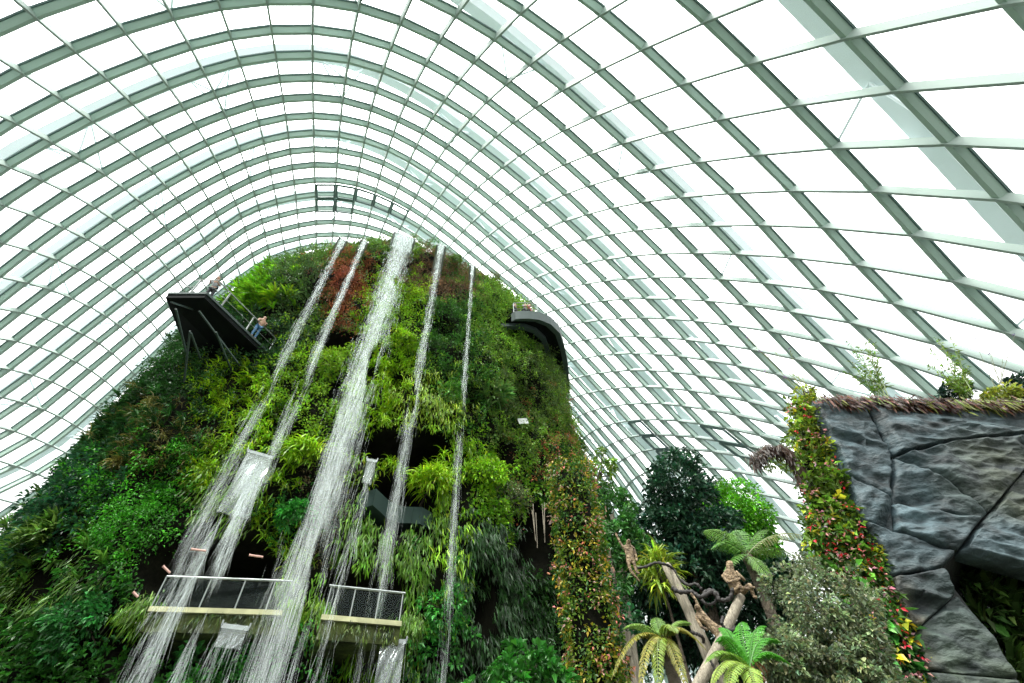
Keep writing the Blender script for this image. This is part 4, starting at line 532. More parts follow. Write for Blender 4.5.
def waterfall(lip, zend, w0, w1, n, label, spout=None, gap=1.1, sheet=1.6, wr=.03, dens=1.0):
    d = ray(np.array(lip, float)); az = math.atan2(d[0], d[1]); rho = rho_front(az) - gap; top = atr(np.array(lip, float), rho)
    out = nrm(np.array([-math.sin(az), -math.cos(az), 0])); side = np.array([math.cos(az), -math.sin(az), 0])
    root = empty('waterfall', (top[0], top[1], zend), label, 'waterfall', 'waterfalls pouring off the top of the mountain')
    H = top[2] - zend; mb = MB()
    f = rw.random(n) ** 1.15; z = top[2] - H * f; wd = (w0 + (w1 - w0) * f) / 2
    g = np.clip(rw.normal(size=n) * .42, -1.3, 1.3) ; lat = g * wd; dep = rw.normal(size=n) * (.08 + .28 * f)
    P = top + side * lat[:, None] + out * (dep + .9 * f)[:, None] * 1.0; P[:, 2] = z
    # leave irregular holes so that the water falls in bursts
    hole = noise(np.stack([lat * 4.5, z * .55, dep + 3 * w0], -1), 1.0, 2)
    k = (hole > -.62 + .35 * f) | (f < .2)
    P = P[k]; ff = f[k]
    L = rw.uniform(.25, 1.3, len(P)) * (.6 + ff); W = wr * .36 * (1 - .5 * ff) * rw.uniform(.35, 1.0, len(P))
    D = np.array([0, 0, -1.]) + side * (rw.normal(size=(len(P), 1)) * .035) + out * .02
    streaks(mb, P, D, L, W); mb.build('falling_streaks', M['water'], root)
    # smooth sheet where the water leaves the lip
    ns = 14; vv = np.linspace(0, 1, ns); uu = np.linspace(-1, 1, 9); sh = np.zeros((ns, 9, 3))
    for a in range(ns):
        for c in range(9):
            zz_ = -sheet * vv[a] ** 1.3
            sh[a, c] = top + side * uu[c] * w0 / 2 * (1 - .12 * vv[a]) + out * (.25 * vv[a] ** .6 - .3 + .03 * math.sin(9 * uu[c] + 7 * vv[a])) + np.array([0, 0, zz_])
    mb = MB(); mb.grid(sh); mb.grid(sh + out * -.05); mb.build('water_sheet', M['sheet'], root, smooth=True)
    if spout:
        # steel chute from the rim to the lip
        a_ = top - out * .25 + np.array([0, 0, -.06]); bb = a_ - out * spout + np.array([0, 0, -.9])
        r2 = empty('water_chute', bb, 'slim steel chute feeding the ' + label.split(',')[0], 'chute', 'steel chutes on the summit rim')
        mb = MB(); hw = w0 / 2 + .08; tt_ = nrm(a_ - bb); upv = nrm(np.cross(side, tt_)); upv = upv * np.sign(upv[2])
        mb.box((a_ + bb) / 2, (a_ - bb) / 2, side * hw, upv * .05); mb.build('chute_floor', M['steel'], r2)
        for s in (-1, 1):
            mb = MB(); mb.box((a_ + bb) / 2 + side * hw * s + upv * .15, (a_ - bb) / 2, side * .04, upv * .2); mb.build('chute_side', M['steel'], r2)
        mb = MB(); mb.tube([(a_ * .6 + bb * .4) - upv * .05, bb - np.array([0, 0, 2.2])], .09, 6); mb.build('brace', M['steel'], r2)
    return root
waterfall((345, 236), 8.5, .42, .75, 1900, 'thin waterfall furthest left, falling past the lookout platform', 2.6, wr=.035)
waterfall((366, 238), 12.3, .36, .6, 2000, 'second thin waterfall from the left, ending above the sloping trough', 2.6, wr=.035)
waterfall((406, 232), 3.0, 1.45, 1.75, 13000, 'widest waterfall, a dense white band down the middle of the mountain', 2.4, wr=.042, sheet=2.4)
waterfall((442, 242), 4.5, .50, .7, 2500, 'thin waterfall directly right of the widest one', 2.4, wr=.035)
waterfall((473, 262), 4.0, .26, .45, 1500, 'thinnest waterfall, furthest right near the crest', 2.6, wr=.032)

def cascade(lip0, lip1, zend, rho_off, w_spread, n, label, sheet_h, zlip=None, throat=None):
    "water sliding off a steel trough between two lip points"
    p0 = np.array(lip0, float); p1 = np.array(lip1, float); pm = (p0 + p1) / 2; d = ray(pm); az = math.atan2(d[0], d[1]); rho = rho_front(az) - rho_off
    A, B = atr(p0, rho), atr(p1, rho); top = (A + B) / 2; B[2] = A[2] = top[2]
    out = nrm(np.array([-math.sin(az), -math.cos(az), 0])); side = nrm(B - A); w = np.linalg.norm(B - A)
    root = empty('cascade', (top[0], top[1], zend), label, 'waterfall')
    mb = MB(); ns = 22; vv = np.linspace(0, 1, ns); uu = np.linspace(-1, 1, 17); sh = np.zeros((ns, 17, 3))
    for a in range(ns):
        for c in range(17):
            v = vv[a]; sh[a, c] = top + side * uu[c] * w / 2 * (1 + w_spread * v * sheet_h / 10) + out * (.9 * v ** .6) + np.array([0, 0, -sheet_h * v ** 1.2]) + out * .05 * math.sin(6 * uu[c] + 14 * v + 2 * math.sin(5 * v))
    mb.grid(sh); mb.grid(sh - out * .06); mb.build('water_sheet', M['thinwater'], root, smooth=True)
    mb = MB(); H = top[2] - zend; f = rw.random(n) ** .9; u = np.clip(rw.normal(size=n) * .6, -1.5, 1.5)
    P = top + side * (u * w / 2 * (1 + w_spread * f * H / 10))[:, None] + out * (.9 * np.minimum(f * H / sheet_h, 1) ** .6 + .25 * f * rw.random(n))[:, None]; P[:, 2] = top[2] - H * f
    hole = noise(np.stack([u * 3.2, P[:, 2] * .5, 0 * u + w], -1), 1.0, 2); P = P[hole > -.05 - .9 * (f < .1)]
    N = len(P); D = np.array([0, 0, -1.]) + side * (rw.normal(size=(N, 1)) * .10) + out * .05
    streaks(mb, P, D, rw.uniform(.3, 1.5, N), rw.uniform(.004, .011, N)); mb.build('falling_streaks', M['water'], root)
    r2 = empty('water_trough', top - out * 1.0, 'steel trough feeding the ' + ' '.join(label.split()[:9]), 'trough', 'steel troughs low on the mountain')
    mb = MB(); mb.box(top - out * .8 - np.array([0, 0, .08]), out * .9, side * (w / 2 + .05), np.array([0, 0, .06])); mb.build('trough_floor', M['steel'], r2)
    for s in (-1, 1):
        mb = MB(); mb.box(top - out * .8 + side * s * (w / 2 + .05), out * .9, side * .02, np.array([0, 0, .07])); mb.build('trough_side', M['steel'], r2)
cascade((248, 452), (273, 455), 1.5, 1.6, .45, 4600, 'broad cascade sliding from a trough at mid height across the railed walkway', 3.0)
cascade((368, 459), (376, 461), 4.0, 1.3, .15, 420, 'narrow cascade dropping between the widest waterfall and the next one right', 1.6)
cascade((224, 624), (248, 626), 3.2, 1.9, .3, 260, 'short trickling cascade under the railed walkway', .8)
cascade((382, 638), (405, 640), 1.5, 2.0, .05, 260, 'short glassy cascade at the bottom under the second walkway', 3.0)

# ------------------------------------------------------------------ walkways cut into the mountain
def walkway(pl, pr, z, label, rail_h, posts, depth=3.4, off=.9, dark_under=True, rail=True):
    dl, dr = ray(np.array(pl, float)), ray(np.array(pr, float)); A, B = atz(np.array(pl, float), z), atz(np.array(pr, float), z)
    t = nrm(B - A); back = nrm(np.array([-t[1], t[0], 0])); back = back if back @ np.append(MV, 0) > 0 else -back
    root = empty('walkway', (A + B) / 2 - np.array([0, 0, .9]), label, 'walkway', None)
    up = np.array([0, 0, 1.])
    mb = MB(); mb.box((A + B) / 2 + back * depth / 2 - up * .07, (B - A) / 2, back * depth / 2, up * .07); mb.build('deck_slab', M['concrete'], root)
    mb = MB(); mb.box((A + B) / 2 + back * (.12 + depth / 2) - up * .39, (B - A) / 2, back * depth / 2, up * .248)
    nq = int(np.linalg.norm(B - A) * 16); fq = rw.random((nq, 1)); Pq = A + (B - A) * fq - up * (.12 + .5 * rw.random((nq, 1))) + back * .08; mbm = MB(); clumps(mbm, Pq, np.tile(-back, (nq, 1)), .12, 8, 'curtain', np.where(rw.random((nq, 1)) < .5, np.array([.10, .17, .02]), np.array([.03, .06, .015])), .34, rw); mbm.build('moss', M['leaf'], root, kind='stuff'); mb.build('edge_beam', M['mossy'], root)
    if rail:
        mb = MB(); mb.tube([A + up * rail_h + back * .1, B + up * rail_h + back * .1], .035, 6); mb.build('handrail', M['rail'], root)
        for f in posts:
            q = A + (B - A) * f + back * .1; mb = MB(); mb.bar(q, q + up * rail_h, .03, .03); mb.build('railing_post', M['rail'], root)
        mb = MB(); mb.box((A + B) / 2 + back * .12 + up * (rail_h / 2), (B - A) / 2, back * .008, up * (rail_h / 2 - .05)); mb.build('glass_panel', M['railglass'], root)
    return A, B, back
walkway((150, 606), (283, 610), 6.75, 'walkway with glass railing and pale edge stripe behind the broad cascade', .88, (0.0, .35, .62, .86, 1.0))
walkway((322, 614), (402, 621), 6.55, 'walkway with pale edge stripe right of the widest waterfall', .85, (0.03, .34, .66, .97))
walkway((14, 612), (62, 611), 8.4, 'short mossy ledge at the far left of the mountain', 1.0, (), rail=False)
# curved grey beam inside the hollow in mid mountain
A = [mfront(p, .3 - .0) for p in ((366, 497), (384, 503), (402, 507), (420, 510), (430, 517))]
A = np.array(A); A = A - nrm(A[:, :1] * 0 + np.append(-MV, 0)) * np.array([[.2], [.9], [1.1], [.9], [.2]])
mb = MB(); mb.strip(A, np.tile([0, 0, 1.], (5, 1)), 1.0, -.4, .35); mb.build('cave_beam', M['cavebeam'], None, label='curved grey beam inside the hollow behind the fourth waterfall', cat='beam')
# small slim lamps and a white panel
for a, c, lab in (((191, 549), (206, 551), 'slim pink tube behind the broad cascade, upper one'), ((163, 566), (170, 573), 'slim pink tube left of the broad cascade'), ((133, 592), (138, 597), 'slim pink tube furthest left above the leafy vines'), ((249, 555), (263, 557), 'slim pink tube right of the broad cascade')):
    p = atr(np.array(a, float), 17.3); q = atr(np.array(c, float), 17.3); mb = MB(); mb.tube([p, q], .032, 8); mb.tube([p, p + (q - p) * .08], .04, 8)
    mb.build('tube_lamp', M['pink'], None, label=lab, cat='lamp', group='slim tubes at the cave mouths')
c0 = mfront((523, 421), .7); mb = MB(); sd = nrm(np.cross(ray(np.array([523., 421.])), [0, 0, 1])); mb.box(c0, sd * .28, np.cross(sd, [0, 1, 0]) * .02 + np.array([0, .03, 0]), np.array([-.05, 0, .2])); mb.build('small_panel', M['white'], None, label='small white panel standing among the shrubs of the right flank', cat='sign')

# ------------------------------------------------------------------ figures
def skinned(name, pts, edges, m, parent=None, sub=1, root_i=0, **kw):
    "one continuous body grown from a skeleton: pts = [(x, y, z, rx, ry)]"
    base = WL[parent.name] if parent is not None else np.array([pts[0][0], pts[0][1], min(p[2] for p in pts)])
    me = bpy.data.meshes.new(name); me.from_pydata([tuple(np.array(p[:3]) - base) for p in pts], edges, []); me.update()
    o = bpy.data.objects.new(name, me); COL.objects.link(o); me.materials.append(m)
    md = o.modifiers.new('skin', 'SKIN'); md.use_smooth_shade = True
    if not me.skin_vertices: 
        bm_ = __import__('bmesh').new(); bm_.from_mesh(me); bm_.verts.layers.skin.verify(); bm_.to_mesh(me); bm_.free()
    for i, p in enumerate(pts):
        sv = me.skin_vertices[0].data[i]; sv.radius = (p[3], p[4] if len(p) > 4 else p[3]); sv.use_root = (i == root_i); sv.use_loose = False
    sb = o.modifiers.new('sub', 'SUBSURF'); sb.levels = sub; sb.render_levels = sub
    if parent is not None: o.parent = parent
    else: o.location = base.tolist()
    WL[o.name] = base; return tag(o, **kw)
def person(foot, face, label, shirt, legs, lean=0.0, arms='rail', bag=False, s=1.0, group=None):
    "standing visitor; face = horizontal direction looked at"
    f = nrm(np.array([face[0], face[1], 0.])); r = np.array([f[1], -f[0], 0.]); up = np.array([0, 0, 1.]); foot = np.asarray(foot, float)
    root = empty('person', foot, label, 'person', group)
    def p(a, b_, z, rr, r2=None): q = foot + s * (r * a + f * (b_ + lean * max(0, z - .9)) + up * z); return (*q, rr * s, (r2 or rr) * s)
    pts = [p(0, 0, .95, .13, .10), p(0, .0, 1.15, .12, .09), p(0, .0, 1.38, .15, .10), p(0, .01, 1.50, .06), p(0, .03, 1.60, .085, .095), p(0, .02, 1.70, .08, .085),
           p(.10, 0, .88, .085), p(.11, .03, .48, .06), p(.11, 0, .09, .045), p(.11, .13, .04, .04), p(-.10, 0, .88, .085), p(-.12, -.02, .48, .06), p(-.12, -.04, .09, .045), p(-.12, .10, .04, .04),
           p(.19, 0, 1.40, .055), p(.24, .04, 1.14, .042), p(.18, .28, 1.10, .034), p(.16, .36, 1.11, .04), p(-.19, 0, 1.40, .055), p(-.24, .04, 1.14, .042), p(-.18, .28, 1.10, .034), p(-.16, .36, 1.11, .04)]
    ed = [(0, 1), (1, 2), (2, 3), (3, 4), (4, 5), (0, 6), (6, 7), (7, 8), (8, 9), (0, 10), (10, 11), (11, 12), (12, 13), (2, 14), (14, 15), (15, 16), (16, 17), (2, 18), (18, 19), (19, 20), (20, 21)]
    skinned('body', pts, ed, M['skin'], root)
    g = 1.18; sp = [(*pts[i][:3], pts[i][3] * g, pts[i][4] * g) for i in (0, 1, 2, 14, 15, 18, 19)]
    skinned('shirt', sp, [(0, 1), (1, 2), (2, 3), (3, 4), (2, 5), (5, 6)], shirt, root)
    tr = [(*pts[i][:3], pts[i][3] * g, pts[i][4] * g) for i in (0, 6, 7, 8, 10, 11, 12)]
    skinned('trousers', tr, [(0, 1), (1, 2), (2, 3), (0, 4), (4, 5), (5, 6)], legs, root)
    hp = [p(0, .0, 1.74, .085, .09), p(0, -.035, 1.64, .08, .07)]
    skinned('hair', hp, [(0, 1)], M['hair'], root)
    if bag:
        bp_ = [p(0, -.20, 1.36, .13, .10), p(0, -.22, 1.10, .15, .11)]; skinned('backpack', bp_, [(0, 1)], M['darkcloth'], root)
    return root

# ------------------------------------------------------------------ lookout platform on the left
ZD = 20.2
PA, PB, PC = [atz(np.array(p, float), ZD) for p in ((168.5, 294), (206.8, 294), (268, 353))]
vb = np.append(MV, 0) * 1.0
PAb = PA + np.array([2.0, 5.5, 0]); PCb = PC + vb * 4
low = [atr(np.array(p, float), r_) for p, r_ in (((187, 352), 24.6), ((234, 366), 23.6), ((262, 358), 22.6))]
lowb = [q + np.array([1.0, 3.0, 0.3]) for q in low]
plat = empty('lookout_platform', (*PB[:2], low[0][2]), 'dark wedge-shaped lookout platform jutting out left of the waterfalls', 'platform')
def hull(points, name, m, parent, **kw):
    import bmesh
    bm_ = bmesh.new(); base = WL[parent.name] if parent is not None else np.zeros(3)
    for q in points: bm_.verts.new(tuple(np.asarray(q) - base))
    r_ = bmesh.ops.convex_hull(bm_, input=bm_.verts); junk = list(set([g_ for g_ in r_['geom_interior'] + r_['geom_unused'] if isinstance(g_, bmesh.types.BMVert)]))
    if junk: bmesh.ops.delete(bm_, geom=junk, context='VERTS')
    me = bpy.data.meshes.new(name); bm_.to_mesh(me); bm_.free(); me.materials.append(m); o = bpy.data.objects.new(name, me); COL.objects.link(o)
    if parent is not None: o.parent = parent
    WL[o.name] = base; return tag(o, **kw)
dz = np.array([0, 0, .28])
hull([PA - dz, PB - dz, PC - dz, PAb - dz, PCb - dz] + low + lowb, 'underside', M['darkmetal'], plat)
mb = MB(); poly = np.array([PA, PB, PC, PCb, PAb]); mb.prism(poly[::-1] + np.array([0, 0, .05]), np.array([0, 0, -.35])); mb.build('deck', M['darkmetal'], plat)
mb = MB()
for a_, b2 in ((PAb, PA), (PA, PB), (PB, PC)): mb.bar(a_ + np.array([0, 0, .02]), b2 + np.array([0, 0, .02]), .10, .14)
mb.build('edge_trim', M['greymetal'], plat)
for a, c in (((176, 309), (186, 352)), ((199, 311), (240, 366)), ((171, 302), (200, 312)), ((190, 331), (184, 382)), ((216, 332), (232, 372)), ((191, 333), (200, 358))):
    p = atr(np.array(a, float), 19.6); q = atr(np.array(c, float), 21.2 if c[1] < 368 else 21.6); mb = MB(); mb.bar(p, q, .07, .07); mb.build('rib', M['greymetal'], plat)
def railing(path, h, name_root, spacing=1.3, mid=1, mat_=None, lean=None):
    "posts, top rail and middle rail along a path, parented to name_root"
    path = np.array(path, float); up = np.array([0, 0, 1.]); mat_ = mat_ or M['rail']
    mb = MB(); mb.tube(path + up * h, .035, 6); mb.build('handrail', mat_, name_root)
    for k in range(mid):
        mb = MB(); mb.tube(path + up * h * (k + 1) / (mid + 1), .018, 5); mb.build('rail', mat_, name_root)
    seg = np.linalg.norm(np.diff(path, axis=0), axis=1); cs = np.concatenate([[0], np.cumsum(seg)]); n = max(2, int(cs[-1] / spacing) + 1)
    for f in np.linspace(0, cs[-1], n):
        q = np.array([np.interp(f, cs, path[:, k]) for k in range(3)]); mb = MB(); mb.bar(q, q + up * h, .07, .05); mb.build('railing_post', mat_, name_root)
eps = np.array([0, 0, .05])
railing([PAb + eps, PA + eps, PB + eps, PC + eps], 1.15, plat, 1.6)
fB = PB + np.array([-.25, .4, .06]); person(fB + (PA - PB) * .05, (.4, -1), 'person in grey with a dark backpack leaning forward at the tip of the lookout platform', M['shirt'], M['darkcloth'], .30, bag=True, group=None)
fC = PB + (PC - PB) * .62 + np.array([.1, .45, .06]); person(fC, (1, -.6), 'person in blue jeans standing on the lookout platform near the mountain', M['skin'], M['jeans'], .12)

# ------------------------------------------------------------------ curved walkway round the right flank
ZR = 27.0
outp = [(514, 316), (519, 315.5), (528, 315.5), (538, 316.5), (549, 321), (558, 330), (562.5, 344), (566, 361), (568, 389)]
RP = np.array([atz(np.array(p, float), ZR) for p in outp])
cen = np.array([*MC, ZR]); inner = RP + nrm((cen - RP) * np.array([1, 1, 0])) * 4.2
ring = empty('curved_walkway', RP.mean(0), 'dark curved walkway wrapping the right flank of the mountain, with visitors on it', 'walkway')
mb = MB(); up = np.array([0, 0, 1.])
mb.grid(np.stack([RP, inner]).transpose(1, 0, 2) - up * .15); mb.grid(np.stack([inner, RP]).transpose(1, 0, 2) + up * .1); mb.grid(np.stack([inner - up * .15, inner + up * .1]).transpose(1, 0, 2)); mb.build('deck', M['darkmetal'], ring)
mb = MB(); mb.strip(RP, nrm(RP - cen) * np.array([1, 1, 0]), .9, -.25, .12); mb.build('edge_band', M['greymetal'], ring, smooth=False)
i2 = RP + nrm((cen - RP) * np.array([1, 1, 0])) * 1.2
mb = MB(); mb.strip(i2 - up * .3, np.tile(up, (len(RP), 1)), .35, -.2, .15); mb.build('support_beam', M['greymetal'], ring)
railing(RP + up * .4, 1.1, ring, 1.5, 2)
for k, (f, sm, lab) in enumerate(((.36, M['redcloth'], 'person in a red shirt behind the railing of the curved walkway'), (.30, M['shirt'], 'person in grey beside the person in red on the curved walkway'), (.16, M['darkcloth'], 'person in dark clothes at the left end of the curved walkway'))):
    a = f * (len(RP) - 1); i_ = int(a); q = RP[i_] * (1 - a + i_) + RP[i_ + 1] * (a - i_); n_ = nrm((cen - q) * np.array([1, 1, 0])); person(q + n_ * .6 + up * .1, -n_, lab, sm, M['darkcloth'], .1)
# slim rail path further up the crest
pth = np.array([mfront(p, .3) for p in ((497, 277), (505, 284), (512, 292), (517, 302), (520, 312))]) + up * .3
cr_ = empty('crest_railing', pth[0], 'thin steel railing on the crest above the curved walkway', 'railing'); railing(pth, 1.0, cr_, 1.2, 1)
# ------------------------------------------------------------------ slate pier and planting on the right
YR = 10.0
rock = empty('rock_pier', at(np.array([950., 683.]), YR) * np.array([1, 1, 0]), 'huge slate-faced leaning rock wall with an opening, planted on top', 'rock wall')
SLABS = [[(811.5, 400.8), (862, 402), (878, 433), (890, 459), (890, 505), (845, 478)],
         [(862, 402), (950, 403), (1060, 405), (1100, 433), (1024, 436), (942, 445), (890, 459), (878, 433)],
         [(890, 459), (942, 445), (1024, 436), (1100, 433), (1100, 440), (1024, 470), (987, 515), (955, 491)],
         [(890, 459), (955, 491), (987, 515), (980, 521), (890, 505)], [(845, 478), (890, 505), (892, 533), (860, 525)],
         [(890, 505), (980, 521), (968, 536), (955.6, 554), (892, 533)], [(860, 525), (892, 533), (955.6, 554), (941, 570), (889, 579), (883, 556)],
         [(987, 515), (1024, 470), (1100, 440), (1110, 600), (1024, 573.6), (955.6, 554), (968, 536)],
         [(889, 579), (939.5, 570), (954.5, 596), (913.6, 633), (891, 594)], [(913.6, 633), (954.5, 596), (974, 615.6), (993, 639), (1017, 680), (924, 671.6)],
         [(924, 671.6), (1017, 680), (1045, 740), (938, 740)]]
rs = np.random.default_rng(8)
for k, poly in enumerate(SLABS):
    Pp = at(np.array(poly, float), YR); cen = Pp.mean(0); Pp = cen + (Pp - cen) * .975
    per = np.concatenate([Pp, Pp[:1]]); seg = np.linalg.norm(np.diff(per, axis=0), axis=1); cs = np.concatenate([[0], np.cumsum(seg)]); n = max(24, int(cs[-1] / .07))
    s_ = np.linspace(0, cs[-1], n, endpoint=False); B_ = np.stack([np.interp(s_, cs, per[:, c]) for c in range(3)], 1)
    R_ = int(max(8, np.linalg.norm(B_ - cen, axis=1).max() / .08)); sc = np.linspace(0, 1, R_) ** .8
    Gd = cen + (B_ - cen)[None] * sc[:, None, None]
    tx, tz = rs.normal(size=2) * .05; d = Gd - cen
    ang = rs.uniform(-.5, .5) + (.5 if k in (2, 3, 4) else 0); uu = d[..., 0] * math.cos(ang) + d[..., 2] * math.sin(ang); vv = -d[..., 0] * math.sin(ang) + d[..., 2] * math.cos(ang)
    rid = noise(np.stack([uu * .55, vv * 2.6 + .5 * np.sin(uu * 1.3), 0 * uu + 5 * k], -1), .55, 4)
    rid = rid + .8 * (1 - np.abs(noise(np.stack([uu * .8, vv * 2.2, 0 * uu + 9 * k], -1), .8, 3)) * 2)
    fin = 1 - np.abs(noise(np.stack([uu, vv * 2.0, 0 * uu + 4 * k], -1), .28, 3)) * 2.2
    y = -(.10 + .06 * fin + tx * d[..., 0] + tz * d[..., 2] + .105 * rid); edge = np.clip((1 - sc) / .08, 0, 1)[:, None]
    Gd = Gd + np.stack([0 * y, y * edge - .04 * (1 - edge), 0 * y], -1)
    skirt = Gd[-1:] + np.array([0, .35, 0]); Gd = np.concatenate([Gd, skirt])
    low_ = np.clip((5.6 - Gd[..., 2]) / 2.5, 0, 1)[..., None]; base = np.array([.075, .115, .130]) * (1 - low_) + np.array([.085, .11, .07]) * low_
    cv_ = base * np.exp(.6 * noise(Gd + 3 * k, .5, 3))[..., None]
    st = np.clip(noise(Gd + 31, 1.1, 2) * 1.6 - .5, 0, 1)[..., None] * .5; cv_ = cv_ * (1 - st) + np.array([.09, .09, .03]) * st
    if k in (8, 9):
        L_ = np.clip((Pp[:, 0].min() + .45 - Gd[..., 0]) / .5, 0, 1)[..., None] * .5; cv_ = cv_ * (1 - L_) + np.array([.20, .11, .04]) * L_
    mb = MB(); mb.grid(Gd, np.clip(cv_, 0, 1), closed=True); mb.build('stone_slab', M['rock'], rock, smooth=True)
def xz(poly, Y): return at(np.array(poly, float), Y)
mb = MB()
topc = xz([(814, 402), (1100, 407), (1100, 600), (1024, 572), (957, 553), (893, 590), (884, 556), (861, 525), (846, 480)], YR + .12); mb.prism(topc, (3.1, 3.6, 0))
legc = xz([(890, 585), (957, 553), (941, 571), (975, 616), (1018, 682), (1045, 745), (935, 745), (912, 632)], YR + .12)
legc[:, 2] = np.maximum(legc[:, 2], -.1); mb.prism(legc, (1.9, 2.2, 0))
mb.build('stone_core', M['darkrock'], rock)
mb = MB(); a = at(np.array([905., 600.]), YR); mb.box((a[0] + 6.5, YR + 3.9, 2.2), (7.2, 0, 0), (0, .25, 0), (0, 0, 2.3)); mb.build('back_wall', M['darkrock'], rock)

def in_poly(p, poly):
    x, y = p[:, 0], p[:, 1]; c = np.zeros(len(p), bool); n = len(poly)
    for i in range(n):
        x1, y1 = poly[i]; x2, y2 = poly[(i + 1) % n]
        c ^= ((y1 > y) != (y2 > y)) & (x < (x2 - x1) * (y - y1) / (y2 - y1 + 1e-9) + x1)
    return c
def scatter(poly, n, Y0, Y1, r):
    poly = np.array(poly, float); lo, hi = poly.min(0), poly.max(0); p = r.uniform(lo, hi, (n * 3, 2)); p = p[in_poly(p, poly)][:n]
    return at(p, r.uniform(Y0, Y1, len(p))), p
FR = np.array([-.25, -1, .25])
# climbing planting on the side of the pier
VP_ = [(787, 402), (815, 398), (849, 492), (862, 525), (884, 556), (892, 594), (913, 629), (930, 690), (862, 690), (845, 600), (806, 560), (803, 500)]
vw = empty('vine_wall', at(np.array([880., 683.]), YR + .5) * np.array([1, 1, 0]), 'green wall of trailing vines with red and pink flowers beside the slate rock', 'green wall')
mb = MB(); pc_ = xz([(795, 408), (815, 402), (849, 498), (862, 527), (886, 560), (894, 596), (914, 632), (932, 745), (872, 745), (852, 600), (815, 560), (810, 500)], YR + .45); pc_[:, 2] = np.maximum(pc_[:, 2], -.1)
mb.prism(pc_, (1.0, .7, 0)); mb.build('planting_panel', M['soil'], vw)
r4 = np.random.default_rng(44)
Pv, pv = scatter(VP_, 2300, YR - .15, YR + .9, r4); t_ = np.clip((pv[:, 1] - 400) / 280, 0, 1)[:, None]
g1, g2 = np.array([.17, .27, .02]), np.array([.03, .16, .03]); cvw = (g1 * (1 - t_) + g2 * t_) * np.exp(r4.normal(size=(len(Pv), 1)) * .5)
yl = r4.random(len(Pv)) < .08; cvw[yl] = (.55, .50, .03)
mb = MB(); clumps(mb, Pv, np.tile(FR, (len(Pv), 1)), .11, 6, 'bush', cvw * .6, .52, r4); clumps(mb, Pv[::3], np.tile(FR, (len(Pv[::3]), 1)), .12, 3, 'bush', cvw[::3] * 1.5, .95, r4); mb.build('vine_leaves', M['leaf'], vw, kind='stuff')
Pf, pf = scatter(VP_, 190, YR - .28, YR - .05, r4); red = r4.random((len(Pf), 1)) < .45
cf = np.where(red, np.array([.62, .035, .05]), np.array([.72, .30, .32])); mb = MB(); clumps(mb, Pf, np.tile(FR, (len(Pf), 1)), .06, 3, 'bush', cf, .42, r4); mb.build('flowers', M['leaf'], vw, kind='stuff')

# planting along the top edge of the pier
mb = MB(); xs = r4.uniform(818, 1095, 1500); ys = 402.5 + (xs - 812) * .018 + r4.normal(size=1500) * 1.2
Pr = at(np.stack([xs, ys], -1), YR - r4.uniform(-.25, .12, 1500)); Pr[:, 2] += r4.uniform(0, .12, 1500)
cr = np.array([.065, .026, .016]) * np.exp(r4.normal(size=(1500, 1)) * .5); gm = (r4.random(1500) < .15 + .25 * (xs > 950)); cr[gm] = (.18, .22, .03)
clumps(mb, Pr, np.tile(np.array([0, -1, .1]), (1500, 1)), .10, 4, 'curtain', cr, .60, r4); mb.build('trailing_roots', M['leaf'], kind='stuff', label='fringe of brown roots trailing over the top edge of the slate wall', cat='roots')
mb = MB(); n_ = 900; Pt = np.stack([r4.uniform(8.2, 17, n_), r4.uniform(YR + .3, YR + 3.4, n_), 0 * xs[:n_]], -1); topz = at(np.array([900., 402.]), YR)[2]; Pt[:, 2] = topz + .0
clumps(mb, Pt, np.tile([0, 0, 1.], (n_, 1)), .14, 8, 'bush', np.array([.16, .24, .04]), .6, r4); mb.build('roof_planting', M['leaf'], kind='stuff', label='low green plants covering the top of the slate wall', cat='foliage')
def stems(base, tips, Yb, label, col, flower=None, leaf=.5, name='leafy_stems', cat='plant', nl=16, group=None):
    b0 = at(np.array(base, float), Yb); root = empty(name, b0, label, cat, group); r_ = np.random.default_rng(int(base[0] * 7 + base[1]))
    for tp in tips:
        T = at(np.array(tp[:2], float), Yb + (tp[2] if len(tp) > 2 else r_.uniform(-.2, .3))); B0 = b0 + r_.normal(size=3) * np.array([.09, .09, 0]); c_ = (B0 + T) / 2 + np.array([r_.normal() * .08, 0, .12])
        f = np.linspace(0, 1, 9)[:, None]; pts = B0 * (1 - f) ** 2 + c_ * 2 * f * (1 - f) + T * f ** 2
        mb = MB(); mb.tube(pts, np.linspace(.014, .005, 9), 4, np.array(col) * .8); g = r_.uniform(.12, 1, nl); o_ = np.stack([np.interp(g, f[:, 0], pts[:, c]) for c in range(3)], 1)
        dd = nrm(T - B0) * .7 + nrm(r_.normal(size=(nl, 3))) * .8; leaves(mb, o_, dd, nrm(r_.normal(size=(nl, 3))) + np.array([0, 0, .6]), leaf * .28 * (1.2 - g * .6), leaf * .05, jit(col, nl, r_), .3)
        if flower is not None: clumps(mb, T[None], np.array([[0, 0, 1.]]), .05, 8, 'bush', np.array(flower), .28, r_)
        mb.build('stem', M['leaf'], root)
    return root
stems((884, 399), [(848, 342), (853, 350), (858, 346), (862, 340), (866, 347), (870, 352), (874, 343), (850, 360), (860, 365), (878, 358), (868, 338), (845, 372)], YR + .3, 'tall tuft of thin leafy green stems left of centre on the slate wall', (.13, .24, .02), leaf=.75, nl=40)
stems((970, 398), [(936, 338), (942, 345), (948, 352), (930, 350), (955, 362), (925, 364), (962, 370), (938, 374), (950, 335), (968, 366), (958, 350), (944, 380)], YR + .3, 'tall tuft of thin leafy green stems on the slate wall near the white-flowered shrub', (.15, .26, .02), leaf=.75, nl=40)
